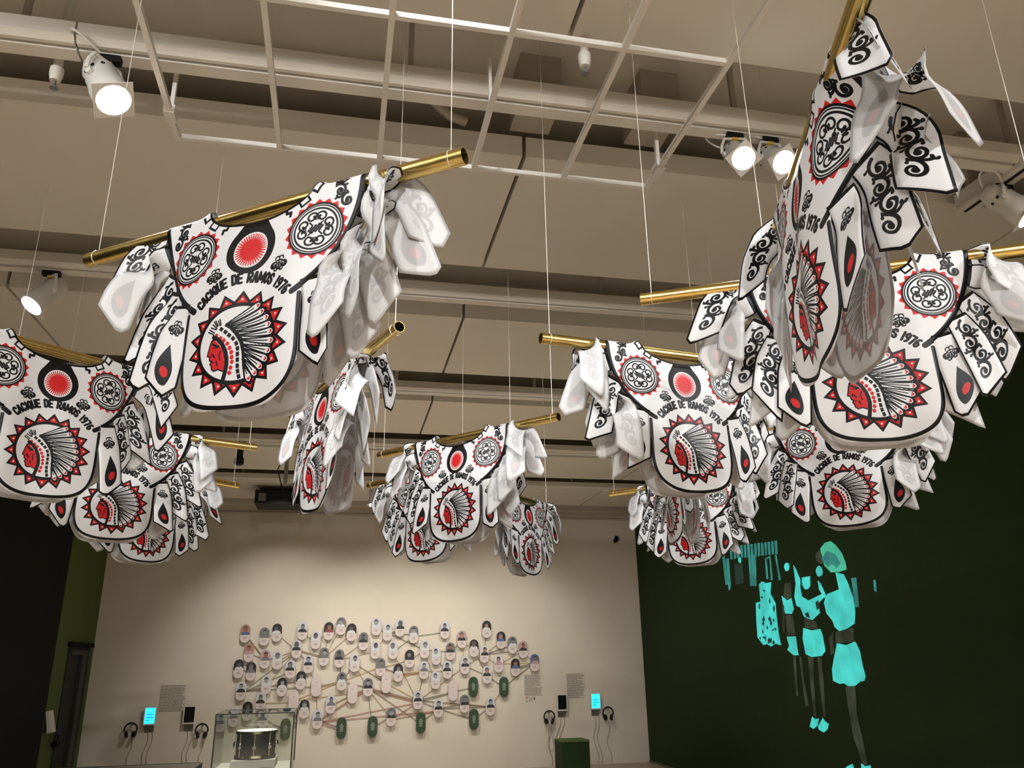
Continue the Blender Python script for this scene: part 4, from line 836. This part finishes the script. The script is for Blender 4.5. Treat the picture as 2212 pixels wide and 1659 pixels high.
def tunic(x,y,yaw,lab,seed,flipR=(0,0,0,1,1),flipL=(0,0,0,1,1),wrap=0,lens=1,**k):
    rg=random.Random(seed); D=Drape(ph=seed*1.7,**k)
    t=thing('printed_tunic',(x,y,ZT),lab,'tunic','printed tunics hung on brass tubes',math.radians(yaw))
    # one sheet: ring between neck and outer edge folded over the tube, with a tongue front and back
    ct=math.acos(.545); ph=[]
    for c in (0,math.pi):
        q=np.concatenate([np.linspace(-.18,.18,25),np.linspace(.18,ct,16)[1:],np.linspace(ct,math.pi-ct,26)[1:],np.linspace(math.pi-ct,math.pi-.18,16)[1:-1]]); ph.append(q+c)
    ph=np.concatenate(ph); nr=15; rho=np.linspace(0,1,nr); npn=len(ph)
    U=NECK[0]*np.cos(ph)[:,None]*(1-rho)+np.cos(ph)[:,None]*rho; Vv=NECK[1]*np.sin(ph)[:,None]*(1-rho)+PB*np.sin(ph)[:,None]*rho
    UU=list(U.ravel()); VV=list(Vv.ravel()); F=[]; SG=[]
    for i in range(npn):
        i2=(i+1)%npn
        for j in range(nr-1): F.append((i*nr+j,i2*nr+j,i2*nr+j+1,i*nr+j+1))
    for sg in (1,-1):
        idx=[i for i in range(npn) if abs(math.cos(ph[i]))<=.5451 and math.sin(ph[i])*sg>0]; cols=[]
        for i in idx:
            u0=math.cos(ph[i]); top=abs(PB*math.sin(ph[i])); bt=1.845-.30*min(1,max(0,(abs(u0)-.18)/.365))**3.2; col=[i*nr+nr-1]
            for tt in np.linspace(0,1,17)[1:]: UU.append(u0); VV.append(sg*(top*(1-tt)+bt*tt)); col.append(len(UU)-1)
            cols.append(col)
        for c0,c1 in zip(cols[:-1],cols[1:]):
            for j in range(16): F.append((c0[j],c1[j],c1[j+1],c0[j+1]))
    Uf=np.array(UU); Vf=np.array(VV); P=D(Uf,Vf); G2=[]; UV=[]
    f=max(F,key=lambda f:sum(Vf[i] for i in f)); a_,b_,c_=P[f[0]],P[f[1]],P[f[2]]
    if np.cross(b_-a_,c_-a_)[1]>0: F=[f[::-1] for f in F]
    for f in F:
        bk=sum(Vf[i] for i in f)<0
        for i in f: UV.append(body_uv(Uf[i],Vf[i],bk))
    add_sheet('body_panel',mesh('body_panel',P,F,V_BODY,True,UV),t)
    # strips
    a0=math.acos(.545); aa=np.linspace(a0,0,200); pe=np.stack([np.cos(aa),PB*np.sin(aa)],1); sl=np.concatenate([[0],np.cumsum(np.linalg.norm(np.diff(pe,axis=0),axis=1))])
    kinds='ABBAB'
    for sg in (1,-1):
        for side in (1,-1):
            fl=flipR if side>0 else flipL
            for i in range(5):
                g0,g1=np.interp([sl[-1]*i/5+.006,sl[-1]*(i+1)/5-.006],sl,aa)
                p0=np.array([math.cos(g0)*side,PB*math.sin(g0)*sg]); p1=np.array([math.cos(g1)*side,PB*math.sin(g1)*sg]); pm=(p0+p1)/2
                gm=(g0+g1)/2; dn=np.array([math.cos(gm)*side,math.sin(gm)/PB*sg]); dn/=np.linalg.norm(dn)
                lat=np.array([side*1.,0.]); 
                if i<3: dn=dn*[.30,.42,.50][i]+np.array([0,sg*1.])*[.70,.58,.50][i]; dn/=np.linalg.norm(dn)
                R0,R1=D(p0[0],p0[1]),D(p1[0],p1[1]); mid=(R0+R1)/2 if i==4 else D(pm[0],pm[1])
                e0=(R1-R0)*side; wid=np.linalg.norm(e0); e0=e0/wid          # along +x of the print
                t0=D.jac(pm[0],pm[1],dn[0],dn[1]); out=np.array([0,-sg*1.,0])
                n0=np.cross(e0,t0); n0/=np.linalg.norm(n0)
                if n0@out<0: n0=-n0
                flip=fl[i] if sg>0 else (rg.random()<.35 and i>1)
                Ls=.82*A*lens*rg.uniform(.95,1.08)*(1.06 if i>2 else 1); NS=17; NW=7
                down=np.array([0,0,-1.]); xs_=np.array([side*1.,0,0])
                lean=[.12,.20,.29,.38,.42][i]*(.30 if flip else 1)
                t1=down+xs_*lean+out*(rg.uniform(-.04,.10) if not flip else rg.uniform(.0,.25)); t1/=np.linalg.norm(t1)
                hz=np.array([1.,0,0])+out*side*(rg.uniform(-.35,.15)+wrap)*(1 if i else .4); w1=hz-t1*(hz@t1); w1/=np.linalg.norm(w1)
                fq=[.35,.40,.45,.50,.50][i]*(.85 if flip else 1); wend=.305*A
                p=mid.copy(); rows=[]; ds=Ls/(NS-1); tip=rg.choice((-1,1))*rg.uniform(.1,.5); cutd=rg.uniform(.10,.17)*A
                twist=rg.uniform(.85,1.1)*math.pi*(1 if side>0 else -1)
                curl=rg.uniform(-.5,.7)*.5
                for j in range(NS):
                    xx=j/(NS-1); f=min(1,xx/fq); f=f*f*(3-2*f)
                    tt=t0*(1-f)+t1*f+out*((.42 if flip else .10)*math.sin(math.pi*min(1,xx*1.6))); tt/=np.linalg.norm(tt)
                    E=e0*(1-f)+w1*f; E-=tt*(E@tt); E/=max(1e-6,np.linalg.norm(E)); n_=np.cross(tt,E); n_/=np.linalg.norm(n_)
                    if flip: al=twist*f; w_=E*math.cos(al)+n_*math.sin(al)
                    else: w_=E
                    nn=np.cross(w_,tt)
                    rows.append((p.copy(),w_,nn,tt)); p=p+tt*ds
                Pg=np.zeros((NW,NS,3)); uvg=np.zeros((NW,NS,2)); cell=0 if kinds[i]=='A' else .5
                for a in range(NW):
                    xw=a/(NW-1)-.5
                    for j in range(NS):
                        # slanted tip: shorten columns away from the tip line
                        sh=1-cutd/Ls*abs(xw-tip)/.5*1.0; jj=j*sh; j0=int(min(NS-2,math.floor(jj))); fr=jj-j0
                        q0,q1=rows[j0],rows[j0+1]; pp=q0[0]*(1-fr)+q1[0]*fr; w_=q0[1]*(1-fr)+q1[1]*fr; nn=q0[2]*(1-fr)+q1[2]*fr
                        fj=min(1,j/(NS-1)/fq); wd=wid*(1-fj)+wend*fj; Pg[a,j]=pp+w_*(xw*wd)+nn*(curl*(xw*xw-.08)*wd*min(1,j/6))
                        uvg[a,j]=(cell+.5*(xw+.5),1-j/(NS-1))
                uvr=uvg.reshape(-1,2)
                fx=lambda F:[tuple(uvr[q]) for f in F for q in f]
                # print side looks outward at the root
                ref=n0
                V=Pg.reshape(-1,3); F=[]
                for a in range(NW-1):
                    for j in range(NS-1): F.append((a*NS+j,(a+1)*NS+j,(a+1)*NS+j+1,a*NS+j+1))
                c0=V[F[0][0]];c1=V[F[0][1]];c2=V[F[0][2]]
                if np.cross(c1-c0,c2-c0)@ref<0: F=[f[::-1] for f in F]
                me=mesh('strip',V,F,V_STRIP,True,fx(F)); add_sheet('strip',me,t)
    return t
for a,k in TUNICS:
    x,y,yaw,tl,gl=a[:5]
    sh=k.pop('tube_shift',0); cy_=math.radians(yaw)
    tube(x+sh*math.cos(cy_),y+sh*math.sin(cy_),yaw,tl); tunic(x,y,yaw,gl,a[5],**k)
